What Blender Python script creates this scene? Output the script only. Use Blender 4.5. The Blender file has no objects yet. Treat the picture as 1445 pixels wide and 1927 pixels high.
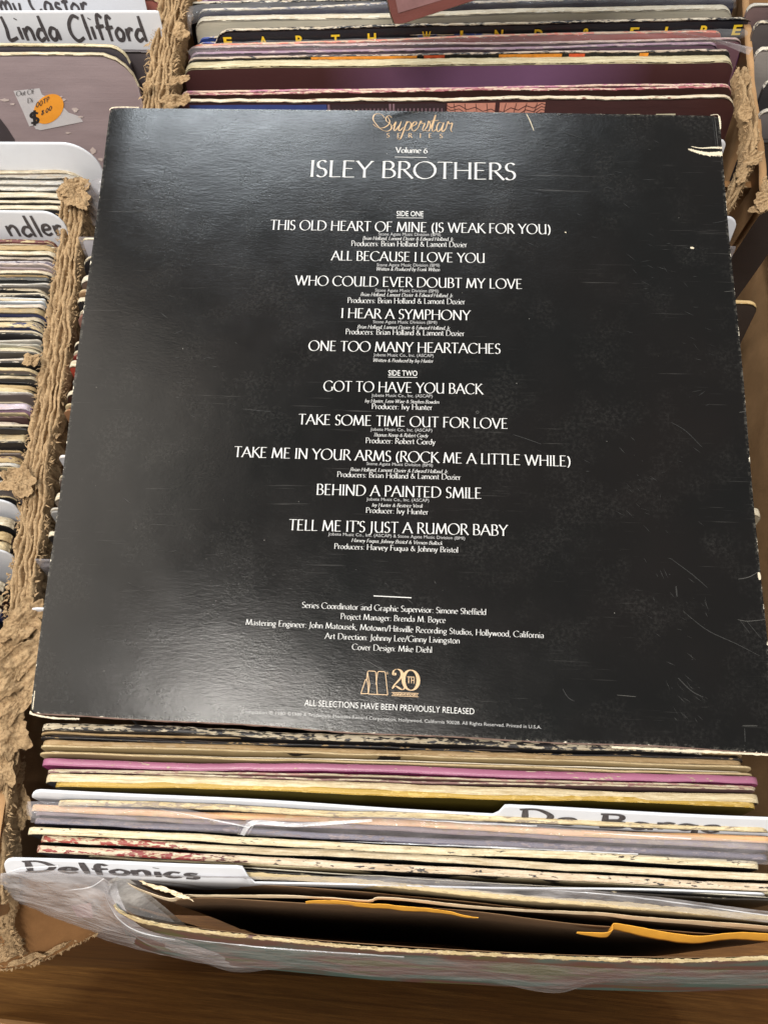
import bpy, math, random
from mathutils import Vector, Matrix, noise
random.seed(7)
S = 0.01                      # every length below is written in centimetres
sc = bpy.context.scene
COL = sc.collection
V = Vector

# ------------------------------------------------------------------ camera
F_PX, PW, PH = 1600.0, 1445.0, 1927.0
ROT = Matrix(((0.99901252, -0.02846385, 0.03411457),
              (0.03666434, 0.96183482, -0.27116324),
              (-0.02509424, 0.27214626, 0.96192863)))
CAM = V((16.2489512, -0.72689358, 37.0312869))
cam_data = bpy.data.cameras.new('camera')
cam_data.sensor_fit = 'VERTICAL'
cam_data.sensor_height = 36
cam_data.lens = 36 * F_PX / PH
cam_data.clip_start = 0.01
cam_data.clip_end = 50
cam = bpy.data.objects.new('camera', cam_data)
COL.objects.link(cam)
cam.matrix_world = Matrix.Translation(CAM * S) @ ROT.to_4x4()
sc.camera = cam

def at(u, v, z=0.0):
    """the point at height z (cm) that the photograph shows at pixel u, v"""
    d = ROT @ V(((u - PW / 2) / F_PX, -(v - PH / 2) / F_PX, -1.0))
    return CAM + d * ((z - CAM.z) / d.z)

# ------------------------------------------------------------------ light
world = bpy.data.worlds.new('World')
sc.world = world
world.use_nodes = True
bg = world.node_tree.nodes['Background']
bg.inputs[0].default_value = (1.0, 0.93, 0.84, 1)
bg.inputs[1].default_value = 0.56

def lamp(name, loc, size, power, color, aim=(14, 12, 0)):
    d = bpy.data.lights.new(name, 'AREA')
    d.shape = 'RECTANGLE'
    d.size, d.size_y = size[0] * S, size[1] * S
    d.energy = power
    d.color = color
    o = bpy.data.objects.new(name, d)
    COL.objects.link(o)
    o.location = V(loc) * S
    o.rotation_euler = (V(aim) - V(loc)).to_track_quat('-Z', 'Y').to_euler()
    return o

lamp('ceiling_lamp', (-12, 184, 160), (120, 18), 38, (0.86, 0.94, 1.0))
lamp('ceiling_lamp', (-6, -13, 165), (80, 14), 30, (1.0, 0.95, 0.88))
lamp('added_side_fill', (-88, 46, 120), (110, 110), 17, (1.0, 0.90, 0.78))  # added warm fill for the left sheen, standing in for wall and ceiling bounce
sc.view_settings.view_transform = 'Standard'
sc.view_settings.look = 'None'
sc.view_settings.exposure = -0.12
sc.view_settings.gamma = 1.0

# ------------------------------------------------------------------ mesh helpers
def tag(o, label=None, cat=None, group=None, kind=None):
    for k, x in (('label', label), ('category', cat), ('group', group), ('kind', kind)):
        if x:
            o[k] = x
    return o

def thing(name, base, label, cat, group=None):
    o = bpy.data.objects.new(name, None)
    o.empty_display_size = 0.02
    COL.objects.link(o)
    o.location = V(base) * S
    return tag(o, label, cat, group)

def mesh(name, verts, faces, mat, parent=None, uv=None, smooth=True, base=None):
    """verts in cm, world; uv: one (u, v) per vertex"""
    me = bpy.data.meshes.new(name)
    o = bpy.data.objects.new(name, me)
    org = V((0, 0, 0))
    if parent is not None:
        o.parent = parent
        org = parent.location / S
        if parent.parent is not None:
            org = org + parent.parent.location / S
    elif base is not None:
        o.location = V(base) * S
        org = V(base)
    me.from_pydata([tuple((V(p) - org) * S) for p in verts], [], faces)
    me.materials.append(mat)
    if uv:
        lay = me.uv_layers.new(name='UVMap')
        idx = [0] * len(me.loops)
        me.loops.foreach_get('vertex_index', idx)
        flat = []
        for i in idx:
            flat.extend(uv[i])
        lay.data.foreach_set('uv', flat)
    if smooth:
        me.shade_smooth()
    me.update()
    COL.objects.link(o)
    return o

def solid(o, t):
    m = o.modifiers.new('thickness', 'SOLIDIFY')
    m.thickness = t * S
    m.offset = 0
    return o

def grid_faces(nu, nv, off=0):
    return [(off + j * nu + i, off + j * nu + i + 1, off + (j + 1) * nu + i + 1, off + (j + 1) * nu + i)
            for j in range(nv - 1) for i in range(nu - 1)]

def N3(x, y=0.0, z=0.0):
    return noise.noise(V((x, y, z)))

def fbm(p, octs=4):
    return noise.fractal(V(p), 1.0, 2.1, octs)

def lerp_poly(pts, t):
    """point at parameter t of a polyline, by length, smoothed (Catmull-Rom)"""
    n = len(pts)
    ls = [0.0]
    for a, b in zip(pts, pts[1:]):
        ls.append(ls[-1] + (b - a).length)
    d = t * ls[-1]
    k = 0
    while k < n - 2 and d > ls[k + 1]:
        k += 1
    w = (d - ls[k]) / max(1e-9, ls[k + 1] - ls[k])
    w = min(1, max(0, w))
    p0, p1, p2, p3 = pts[max(0, k - 1)], pts[k], pts[k + 1], pts[min(n - 1, k + 2)]
    return 0.5 * ((2 * p1) + (p2 - p0) * w + (2 * p0 - 5 * p1 + 4 * p2 - p3) * w * w + (3 * p1 - p0 - 3 * p2 + p3) * w ** 3)

def loft(name, rows, nu, nv, mat, parent=None, amp=0.0, freq=1.0, seed=0, thick=0, base=None, stretch=(1, 1), rag=0.0):
    """a sheet through rows of points (pixel u, v, height) or vectors"""
    rows = [[p if isinstance(p, V) else at(*p) for p in r] for r in rows]
    verts, uv = [], []
    for j in range(nv):
        tv = j / (nv - 1)
        for i in range(nu):
            tu = i / (nu - 1)
            colp = [lerp_poly(r, tu) for r in rows]
            p = lerp_poly(colp, tv) if len(colp) > 1 else colp[0]
            if amp:
                q = (p.x * freq * stretch[0] + seed * 7.1, p.y * freq * stretch[1], p.z * freq + seed)
                p = p + V((0.3 * fbm((q[0], q[1], q[2] + 9)), 0.4 * fbm((q[0] + 5, q[1], q[2])), fbm(q))) * amp
            if rag:
                e = min(tu, 1 - tu) * 8, min(tv, 1 - tv) * 8
                k = max(0, 1 - min(e))
                p = p + V((N3(p.x * 4, p.y * 4, seed), N3(p.y * 4, p.x * 4, seed + 3), N3(p.x * 3, p.y * 3, seed + 5))) * rag * k
            verts.append(p)
            uv.append((tu * 10, tv * 10))
    o = mesh(name, verts, grid_faces(nu, nv), mat, parent, uv, True, base if base is not None else (verts[0] if parent is None else None))
    if thick:
        solid(o, thick)
    return o

# ------------------------------------------------------------------ materials
class NT:
    def __init__(s, name):
        s.m = bpy.data.materials.new(name)
        s.m.use_nodes = True
        s.t = s.m.node_tree
        s.b = s.t.nodes['Principled BSDF']
        s.out = s.t.nodes['Material Output']
    def n(s, typ, **kw):
        x = s.t.nodes.new(typ)
        for k, v in kw.items():
            setattr(x, k, v)
        return x
    def put(s, sock, val):
        if isinstance(val, bpy.types.NodeSocket):
            s.t.links.new(val, sock)
        elif isinstance(val, (tuple, list)):
            sock.default_value = tuple(val) + ((1,) if len(val) == 3 and len(sock.default_value) == 4 else ())
        else:
            sock.default_value = val
    def math(s, op, a, b=0.0, c=None, clamp=False):
        x = s.n('ShaderNodeMath', operation=op, use_clamp=clamp)
        s.put(x.inputs[0], a); s.put(x.inputs[1], b)
        if c is not None:
            s.put(x.inputs[2], c)
        return x.outputs[0]
    def mapr(s, v, a, b, c=0.0, d=1.0):
        x = s.n('ShaderNodeMapRange')
        for i, q in enumerate((v, a, b, c, d)):
            s.put(x.inputs[i], q)
        return x.outputs[0]
    def mix(s, f, a, b):
        x = s.n('ShaderNodeMix', data_type='RGBA')
        s.put(x.inputs[0], f); s.put(x.inputs[6], a); s.put(x.inputs[7], b)
        return x.outputs[2]
    def coords(s, kind='Object', scale=(1, 1, 1), rot=(0, 0, 0), rnd=True):
        tc = s.n('ShaderNodeTexCoord')
        mp = s.n('ShaderNodeMapping')
        s.put(mp.inputs['Vector'], tc.outputs[kind])
        mp.inputs['Rotation'].default_value = rot
        k = 100 if kind == 'Object' else 1
        mp.inputs['Scale'].default_value = tuple(k * q for q in scale)
        if not rnd:
            return mp.outputs[0]
        oi = s.n('ShaderNodeObjectInfo')
        r = s.math('MULTIPLY', oi.outputs['Random'], 91.7)
        a = s.n('ShaderNodeVectorMath', operation='ADD')
        s.put(a.inputs[0], mp.outputs[0]); s.put(a.inputs[1], r)
        return a.outputs[0]
    def noise(s, vec, scale=1.0, detail=4.0, rough=0.55):
        x = s.n('ShaderNodeTexNoise')
        s.put(x.inputs['Vector'], vec)
        x.inputs['Scale'].default_value = scale
        x.inputs['Detail'].default_value = detail
        x.inputs['Roughness'].default_value = rough
        return x.outputs[0]
    def bump(s, h, strength=0.3, dist=0.02):
        x = s.n('ShaderNodeBump')
        x.inputs['Strength'].default_value = strength
        x.inputs['Distance'].default_value = dist * S
        s.put(x.inputs['Height'], h)
        s.put(s.b.inputs['Normal'], x.outputs[0])

def rgb(r, g, b):
    """sRGB 0-255 to linear"""
    f = lambda c: (c / 255 / 12.92) if c <= 10 else ((c / 255 + 0.055) / 1.055) ** 2.4
    return (f(r), f(g), f(b))

CREAM = rgb(218, 209, 188)
TAN = rgb(196, 170, 130)
_mats = {}
def worn(print_col, paper=CREAM, wear=0.0, edge=0.25, rough=0.45, grad=None, freq=1.0):
    """printed card whose paper shows along the edges; UV.y is the distance to the nearest edge in cm"""
    key = (tuple(print_col), tuple(paper), wear, edge, rough, freq, grad)
    if key in _mats:
        return _mats[key]
    m = NT('worn_card')
    uvn = m.n('ShaderNodeUVMap')
    sep = m.n('ShaderNodeSeparateXYZ')
    m.put(sep.inputs[0], uvn.outputs[0])
    e = sep.outputs[1]
    v = m.coords('Object', (1.7 * freq, 6, 6))
    n1 = m.noise(v, 1.3, 5, 0.62)
    v2 = m.coords('Object', (1, 1, 1))
    fine = m.noise(v2, 9, 4, 0.6)
    big = m.noise(m.coords('Object', (0.35, 1.5, 1.5)), 0.9, 3)
    n0 = m.noise(m.coords('Object', (0.22 * freq, 1, 1)), 1.0, 2)
    h = m.math('SUBTRACT', m.math('MULTIPLY_ADD', n0, 0.45, n1), 0.725)
    h = m.math('MULTIPLY_ADD', h, 3.2, (wear - .38) * 1.2)
    pcol = tuple(print_col)
    if grad:                                    # the print changes colour along the sleeve
        sx = m.n('ShaderNodeSeparateXYZ'); m.put(sx.inputs[0], m.coords('Object', (1, 1, 1), rnd=False))
        xx = m.math('MULTIPLY_ADD', big, 3.0, sx.outputs[0])
        g = m.mapr(xx, grad[1], grad[2])
        pcol = m.mix(g, tuple(print_col), tuple(grad[0]))
        h_extra = m.math('MULTIPLY', g, grad[3])
    pc = m.mix(m.mapr(big, 0.3, 0.75, 0, 0.45), pcol, (0.02, 0.02, 0.02) if grad else tuple(c * 0.6 for c in print_col))
    if grad:
        h = m.math('ADD', h, h_extra)
    h = m.math('SUBTRACT', h, m.math('DIVIDE', e, edge))
    mask = m.mapr(h, -0.03, 0.05)
    paper = tuple(c * .93 for c in paper)
    dirt = m.mapr(m.noise(m.coords('Object', (0.6, 6, 6)), 1.7, 6, 0.75), 0.38, 0.66, 0, 0.9)
    pp = m.mix(dirt, tuple(paper), (paper[0] * 0.55, paper[1] * 0.46, paper[2] * 0.33))
    pp = m.mix(m.mapr(fine, 0.35, 0.7, 0, 0.35), pp, tuple(c * 0.5 for c in paper))
    lay = m.noise(m.coords('Object', (0.25, 14, 14)), 1.0, 4, 0.7)
    pp = m.mix(m.mapr(lay, 0.52, 0.66, 0, 0.6), pp, (paper[0] * 0.35, paper[1] * 0.27, paper[2] * 0.19))
    c = m.mix(mask, pc, pp)
    m.put(m.b.inputs['Base Color'], c)
    m.put(m.b.inputs['Roughness'], m.mapr(mask, 0, 1, rough, 0.85))
    m.b.inputs['Specular IOR Level'].default_value = 0.4
    hh = m.math('ADD', m.math('MULTIPLY_ADD', mask, 0.35, m.math('MULTIPLY', fine, 0.4)), m.math('MULTIPLY', lay, 0.5))
    m.bump(hh, 0.6, 0.03)
    _mats[key] = m.m
    return m.m

def plain(name, col, rough=0.5, var=0.15, scale=2.0, bump=0.2, spec=0.4, bscale=8, metal=0.0):
    m = NT(name)
    v = m.coords('Object', (1, 1, 1))
    a = m.noise(v, scale, 5, 0.6)
    c = m.mix(m.mapr(a, 0.3, 0.7), tuple(q * (1 - var) for q in col), tuple(min(1, q * (1 + var)) for q in col))
    m.put(m.b.inputs['Base Color'], c)
    m.b.inputs['Roughness'].default_value = rough
    m.b.inputs['Specular IOR Level'].default_value = spec
    m.b.inputs['Metallic'].default_value = metal
    if bump:
        m.bump(m.noise(v, bscale, 4, 0.6), bump, 0.02)
    return m.m

def cardboard(name, col, torn=False):
    m = NT(name)
    v = m.coords('Object', (1, 1, 1))
    big = m.noise(v, 0.5, 4, 0.6)
    fib = m.noise(m.coords('Object', (7, 7, 0.8) if not torn else (5, 5, 5)), 2.2, 6, 0.7)
    c = m.mix(m.mapr(big, 0.3, 0.7), tuple(q * 0.78 for q in col), tuple(q * 1.12 for q in col))
    c = m.mix(m.mapr(fib, 0.35, 0.7, 0, 0.5 if torn else 0.3), c, tuple(q * (1.5 if torn else 0.65) for q in col))
    if torn:
        pit = m.noise(m.coords('Object', (1, 1, 1)), 5, 6, 0.75)
        c = m.mix(m.mapr(pit, 0.47, 0.66, 0, 0.75), c, (col[0] * 0.36, col[1] * 0.30, col[2] * 0.26))
    m.put(m.b.inputs['Base Color'], c)
    m.b.inputs['Roughness'].default_value = 0.9
    m.b.inputs['Specular IOR Level'].default_value = 0.15
    m.bump(m.math('ADD', fib, m.noise(m.coords('Object', (3, 3, 3)), 14, 4, .7)) if torn else fib, 0.9 if torn else 0.35, 0.06)
    return m.m

def film(name, haze=0.2, tint=(0.86, 0.86, 0.9), rough=0.08):
    m = NT(name)
    v = m.coords('Object', (0.8, 1.6, 1.6))
    w = m.noise(v, 0.7, 4, 0.5)
    m.b.inputs['Base Color'].default_value = tint + (1,)
    m.b.inputs['Roughness'].default_value = rough
    m.b.inputs['Specular IOR Level'].default_value = 0.6
    ra = m.math('ABSOLUTE', m.math('SUBTRACT', m.noise(m.coords('Object', (0.6, 1, 1)), .8, 3, .5), 0.5))
    rb = m.math('ABSOLUTE', m.math('SUBTRACT', m.noise(m.coords('Object', (1, 1, 1)), 1.9, 2, .5), 0.5))
    rg_ = m.math('ADD', m.mapr(ra, 0, .05, 1, 0), m.math('MULTIPLY', m.mapr(rb, 0, .05, 1, 0), .2))
    m.bump(m.math('ADD', m.math('MULTIPLY', w, 1.5), m.math('MULTIPLY', rg_, 0.06)), 0.9, 0.2)
    tr = m.n('ShaderNodeBsdfTransparent')
    tr.inputs[0].default_value = (0.93, 0.93, 0.94, 1)
    mx = m.n('ShaderNodeMixShader')
    fr = m.n('ShaderNodeLayerWeight')
    fr.inputs[0].default_value = 0.5
    st = m.mapr(m.noise(m.coords('Object', (0.25, 4, 4)), 1.0, 4, 0.6), 0.5, 0.7)
    f = m.math('ADD', m.math('MULTIPLY_ADD', m.math('POWER', fr.outputs['Facing'], 4.0), 0.22, 0.04), m.math('MULTIPLY_ADD', st, haze * 0.3, m.mapr(w, 0.3, 0.75, haze * 0.35, haze * 1.5)), clamp=True)
    m.put(mx.inputs[0], f)
    m.put(mx.inputs[1], tr.outputs[0])
    m.put(mx.inputs[2], m.b.outputs[0])
    m.put(m.out.inputs[0], mx.outputs[0])
    return m.m

M_BOX = cardboard('box_cardboard', rgb(170, 134, 96))
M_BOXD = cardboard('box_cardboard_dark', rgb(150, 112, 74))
M_TORN = cardboard('torn_cardboard', rgb(176, 149, 114), True)
M_POLY = film('poly_film', 0.045, (.7, .7, .72))
M_POLYG = film('poly_film_grey', 0.19, (0.55, 0.52, 0.55), 0.10)
M_FOLD_GLINT = film('poly_film_fold_glint', 0.42, (0.9, 0.9, 0.92), 0.12)  # doubled film at folds, with their glints painted in as whiter haze
M_MILK = film('poly_film_milky', 0.62, (0.62, 0.60, 0.56), 0.3)
M_BAG = film('poly_film_bag', 0.36, (0.62, 0.60, 0.62), 0.12)
M_POLYC = film('poly_film_clear', 0.05)
M_CARD = plain('divider_plastic', rgb(214, 217, 224), 0.35, 0.03, 1.0, 0.05, 0.5)
M_INK = plain('marker_ink', rgb(74, 70, 72), 0.5, 0.5, 6, 0)
M_WHITE = plain('white_print', (0.56, 0.56, 0.55), 0.45, 0.06, 5, 0)
M_DIM = plain('grey_print', (0.34, 0.34, 0.34), 0.45, 0.06, 5, 0)
M_GOLD = plain('gold_print', rgb(184, 154, 116), 0.38, 0.12, 5, 0)
M_YEL = plain('yellow_print', rgb(235, 200, 50), 0.4, 0.05, 5, 0)
M_PAPER = plain('white_paper', rgb(226, 220, 204), 0.8, 0.1, 2, 0.2)
M_KRAFT = worn(rgb(190, 168, 128), rgb(214, 196, 158), 0.0, 0.15, 0.8)

# ------------------------------------------------------------------ lettering
def A_(cx, cy, rx, ry, a0, a1, n=10):
    return [(cx + rx * math.cos(math.radians(a0 + (a1 - a0) * i / n)), cy + ry * math.sin(math.radians(a0 + (a1 - a0) * i / n))) for i in range(n + 1)]
def O_(cx, cy, rx, ry):
    return ('p', A_(cx, cy, rx, ry, 100, 460, 16))
X = .62
# glyph: (advance, [(kind, points)]); kind s: both ends get a flared serif, t: foot only, h: head only, p: plain
GL = {
 'A': (.80, [('s', [(.04, 0), (.40, 1)]), ('t', [(.76, 0), (.38, 1)]), ('p', [(.17, .36), (.62, .36)])]),
 'B': (.64, [('s', [(.12, 0), (.12, 1)]), ('p', [(.12, 1), (.3, 1)] + A_(.3, .76, .2, .24, 90, -90, 8) + [(.12, .52)]), ('p', [(.12, .52), (.32, .52)] + A_(.32, .26, .25, .26, 90, -90, 8) + [(.12, 0)])]),
 'C': (.84, [('p', A_(.48, .5, .42, .52, 42, 318, 16))]),
 'D': (.86, [('s', [(.12, 0), (.12, 1)]), ('p', [(.12, 1), (.32, 1)] + A_(.32, .5, .46, .5, 90, -90, 12) + [(.12, 0)])]),
 'E': (.60, [('s', [(.12, 0), (.12, 1)]), ('p', [(.12, 1), (.52, .99)]), ('p', [(.12, .53), (.45, .53)]), ('p', [(.12, 0), (.54, .02)])]),
 'F': (.56, [('s', [(.12, 0), (.12, 1)]), ('p', [(.12, 1), (.52, .99)]), ('p', [(.12, .52), (.44, .52)])]),
 'G': (.88, [('p', A_(.48, .5, .42, .52, 42, 312, 16)), ('h', [(.78, .08), (.78, .42)])]),
 'H': (.82, [('s', [(.12, 0), (.12, 1)]), ('s', [(.70, 0), (.70, 1)]), ('p', [(.12, .52), (.70, .52)])]),
 'I': (.26, [('s', [(.13, 0), (.13, 1)])]),
 'J': (.34, [('h', [(-.06, -.24), (.08, -.2), (.16, -.02), (.18, .25), (.18, 1)])]),
 'K': (.68, [('s', [(.12, 0), (.12, 1)]), ('h', [(.14, .5), (.56, 1)]), ('t', [(.68, -.02), (.24, .58)])]),
 'L': (.54, [('s', [(.12, 0), (.12, 1)]), ('p', [(.12, 0), (.52, .02)])]),
 'M': (.98, [('t', [(.10, 0), (.19, 1)]), ('p', [(.19, 1), (.49, .06)]), ('p', [(.49, .06), (.78, 1)]), ('t', [(.88, 0), (.79, 1)])]),
 'N': (.84, [('s', [(.13, 0), (.13, 1)]), ('p', [(.12, 1), (.70, 0)]), ('h', [(.71, 0), (.71, 1)])]),
 'O': (.98, [O_(.49, .5, .43, .52)]),
 'P': (.58, [('s', [(.12, 0), (.12, 1)]), ('p', [(.12, 1), (.3, 1)] + A_(.3, .74, .22, .26, 90, -90, 8) + [(.14, .48)])]),
 'Q': (.98, [O_(.49, .5, .43, .52), ('p', [(.5, .04), (.85, -.2)])]),
 'R': (.66, [('s', [(.12, 0), (.12, 1)]), ('p', [(.12, 1), (.3, 1)] + A_(.3, .76, .21, .24, 90, -90, 8) + [(.14, .52)]), ('p', [(.3, .5), (.66, -.02)])]),
 'S': (.52, [('p', A_(.27, .755, .18, .25, 35, 250, 9) + A_(.24, .255, .20, .265, 72, -145, 10))]),
 'T': (.64, [('t', [(.32, 0), (.32, 1)]), ('p', [(.03, .97), (.06, 1), (.58, 1), (.62, .97)])]),
 'U': (.80, [('h', [(.28, .0), (.18, .14), (.13, .3), (.13, 1)]), ('p', [(.28, .0), (.40, -.02), (.56, .04), (.67, .2)]), ('s', [(.67, 0), (.67, 1)])]),
 'V': (.76, [('h', [(.38, 0), (.06, 1)]), ('h', [(.38, 0), (.70, 1)])]),
 'W': (1.12, [('h', [(.32, 0), (.05, 1)]), ('p', [(.32, 0), (.56, 1)]), ('p', [(.80, 0), (.54, 1)]), ('h', [(.80, 0), (1.06, 1)])]),
 'X': (.74, [('s', [(.06, 0), (.68, 1)]), ('s', [(.68, 0), (.06, 1)])]),
 'Y': (.70, [('t', [(.35, 0), (.35, .48)]), ('h', [(.35, .48), (.05, 1)]), ('h', [(.35, .48), (.65, 1)])]),
 'Z': (.66, [('p', [(.08, 1), (.60, 1), (.06, 0), (.62, 0)])]),
 'a': (.50, [('p', [(.08, .5), (.2, X), (.36, .58), (.40, .42), (.40, .02)]), ('p', [(.40, .36), (.2, .32), (.08, .18), (.16, .0), (.3, .02), (.40, .14)])]),
 'b': (.56, [('h', [(.10, .02), (.10, 1)]), O_(.30, .3, .20, .31)]),
 'c': (.46, [('p', A_(.28, .3, .21, .31, 48, 312, 12))]),
 'd': (.56, [('h', [(.46, .0), (.46, 1)]), O_(.26, .3, .20, .31)]),
 'e': (.50, [('p', [(.08, .32), (.43, .38)] + A_(.26, .3, .19, .32, 20, 310, 14))]),
 'f': (.32, [('t', [(.14, 0), (.14, .72)]), ('p', [(.14, .72), (.17, .95), (.28, 1.02), (.36, .97)]), ('p', [(.03, .58), (.3, .58)])]),
 'g': (.52, [O_(.25, .36, .17, .25), ('p', [(.32, .5), (.48, .6)]), ('p', [(.2, .12), (.14, .03), (.36, -.04), (.46, -.16), (.32, -.3), (.12, -.27), (.08, -.14), (.2, -.02)])]),
 'h': (.54, [('s', [(.10, 0), (.10, 1)]), ('p', [(.10, .42), (.22, .6), (.36, .6), (.44, .42)]), ('t', [(.44, 0), (.44, .44)])]),
 'i': (.22, [('t', [(.11, 0), (.11, .6)]), ('p', [(.10, .82), (.13, .9)])]),
 'j': (.24, [('p', [(-.02, -.26), (.10, -.2), (.13, 0), (.13, .6)]), ('p', [(.12, .82), (.15, .9)])]),
 'k': (.50, [('s', [(.10, 0), (.10, 1)]), ('p', [(.12, .28), (.42, .6)]), ('p', [(.2, .36), (.48, 0)])]),
 'l': (.22, [('s', [(.11, 0), (.11, 1)])]),
 'm': (.84, [('t', [(.10, 0), (.10, .6)]), ('p', [(.10, .42), (.22, .6), (.34, .6), (.42, .42), (.42, 0)]), ('p', [(.42, .42), (.54, .6), (.66, .6), (.74, .42), (.74, 0)])]),
 'n': (.54, [('t', [(.10, 0), (.10, .6)]), ('p', [(.10, .42), (.22, .6), (.36, .6), (.44, .42), (.44, 0)])]),
 'o': (.54, [O_(.27, .3, .21, .32)]),
 'p': (.56, [('t', [(.10, -.3), (.10, .6)]), O_(.30, .3, .20, .31)]),
 'q': (.56, [('t', [(.46, -.3), (.46, .6)]), O_(.26, .3, .20, .31)]),
 'r': (.36, [('t', [(.10, 0), (.10, .6)]), ('p', [(.10, .42), (.2, .58), (.34, .6)])]),
 's': (.38, [('p', [(.32, .54), (.2, X), (.09, .5), (.14, .36), (.28, .26), (.32, .12), (.2, -.02), (.06, .07)])]),
 't': (.34, [('p', [(.14, .82), (.14, .14), (.2, 0), (.32, .05)]), ('p', [(.02, .58), (.3, .58)])]),
 'u': (.54, [('p', [(.10, .6), (.10, .16), (.2, 0), (.34, .02), (.44, .18)]), ('p', [(.44, .6), (.44, 0)])]),
 'v': (.48, [('p', [(.05, .6), (.24, 0)]), ('p', [(.24, 0), (.43, .6)])]),
 'w': (.74, [('p', [(.05, .6), (.21, 0)]), ('p', [(.21, 0), (.37, .6)]), ('p', [(.37, .6), (.53, 0)]), ('p', [(.53, 0), (.69, .6)])]),
 'x': (.48, [('p', [(.05, 0), (.42, .6)]), ('p', [(.42, 0), (.05, .6)])]),
 'y': (.48, [('p', [(.05, .6), (.24, .04)]), ('p', [(.06, -.3), (.16, -.24), (.43, .6)])]),
 'z': (.46, [('p', [(.06, .6), (.40, .6), (.05, 0), (.42, 0)])]),
 '0': (.56, [O_(.28, .4, .22, .42)]), '6': (.52, [('p', [(.42, .92), (.2, .74), (.08, .36)]), O_(.27, .28, .2, .29)]),
 '.': (.24, [('p', [(.10, 0), (.13, .06)])]), ',': (.24, [('p', [(.07, -.12), (.14, .06)])]),
 ':': (.24, [('p', [(.10, 0), (.13, .06)]), ('p', [(.10, .5), (.13, .56)])]),
 "'": (.16, [('p', [(.08, .72), (.1, 1)])]), '/': (.42, [('p', [(.02, -.1), (.38, 1)])]),
 '(': (.34, [('p', A_(.42, .42, .32, .62, 120, 240, 8))]), ')': (.34, [('p', A_(-.08, .42, .32, .62, 60, -60, 8))]),
 '&': (.74, [('p', [(.68, .02), (.22, .62), (.2, .82), (.32, .92), (.42, .8), (.34, .62), (.12, .4), (.08, .18), (.24, 0), (.44, .06), (.64, .46)])]),
 ' ': (.32, []),
}
HAND = {  # single-line marker letters
 'L': (.62, [[(.1, .95), (.16, .5), (.14, .02), (.55, .12)]]), 'i': (.24, [[(.1, .5), (.13, 0)], [(.08, .78), (.1, .82)]]),
 'n': (.55, [[(.06, .5), (.1, 0)], [(.1, .32), (.26, .5), (.4, .4), (.44, 0)]]), 'd': (.58, [[(.42, .42), (.22, .46), (.06, .22), (.18, .02), (.4, .14)], [(.36, 1), (.42, .5), (.5, 0)]]),
 'a': (.56, [[(.4, .42), (.2, .48), (.06, .24), (.16, .02), (.34, .1), (.42, .44)], [(.42, .44), (.48, 0)]]), 'C': (.72, [[(.6, .9), (.36, 1), (.1, .7), (.08, .3), (.3, .02), (.62, .16)]]),
 'l': (.24, [[(.06, 1), (.16, 0)]]), 'f': (.42, [[(.4, .86), (.24, 1), (.16, .7), (.2, 0)], [(.02, .5), (.42, .56)]]),
 'o': (.52, [[(.26, .48), (.07, .3), (.14, .04), (.36, .04), (.44, .3), (.26, .48), (.2, .44)]]), 'r': (.42, [[(.08, .5), (.12, 0)], [(.12, .28), (.24, .48), (.4, .44)]]),
 'm': (.76, [[(.06, .5), (.1, 0)], [(.1, .32), (.24, .5), (.34, .36), (.36, 0)], [(.36, .32), (.5, .5), (.62, .36), (.66, 0)]]),
 'y': (.5, [[(.06, .5), (.14, .12), (.34, .14)], [(.42, .5), (.32, 0), (.1, -.36)]]), 's': (.42, [[(.36, .44), (.16, .48), (.1, .32), (.32, .2), (.3, .02), (.06, .04)]]),
 't': (.38, [[(.18, .86), (.2, 0)], [(.02, .52), (.36, .56)]]), 'e': (.5, [[(.1, .24), (.4, .3), (.34, .48), (.14, .42), (.08, .16), (.24, 0), (.44, .1)]]),
 'D': (.8, [[(.14, .95), (.16, .04)], [(.02, .92), (.4, .98), (.7, .6), (.6, .2), (.3, .02), (.04, .04)]]), 'B': (.66, [[(.14, .95), (.16, .02)], [(.04, .94), (.44, .94), (.46, .62), (.16, .52), (.52, .44), (.52, .1), (.06, .02)]]),
 'g': (.52, [[(.4, .42), (.2, .48), (.06, .26), (.2, .06), (.38, .16)], [(.42, .46), (.42, -.2), (.24, -.36), (.06, -.24)]]), 'c': (.46, [[(.4, .44), (.2, .48), (.07, .22), (.2, 0), (.42, .08)]]),
 'O': (.6, [[(.3, 1), (.06, .6), (.2, 0), (.5, .3), (.44, .9), (.26, 1)]]), 'T': (.6, [[(.3, .95), (.3, 0)], [(.02, .95), (.6, .98)]]), 'P': (.56, [[(.12, 0), (.12, .95), (.44, .9), (.42, .52), (.14, .46)]]),
 '8': (.5, [[(.4, .9), (.12, .84), (.36, .44), (.3, .04), (.08, .1), (.2, .5), (.42, .84)]]), '0': (.5, [[(.26, .9), (.06, .5), (.2, 0), (.42, .4), (.3, .88)]]), '.': (.2, [[(.08, .02), (.1, .06)]]),
 '$': (.6, [[(.5, .8), (.2, .9), (.1, .62), (.48, .38), (.44, .1), (.1, .12)], [(.3, 1.08), (.3, -.12)]]), ' ': (.4, []),
}

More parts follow.
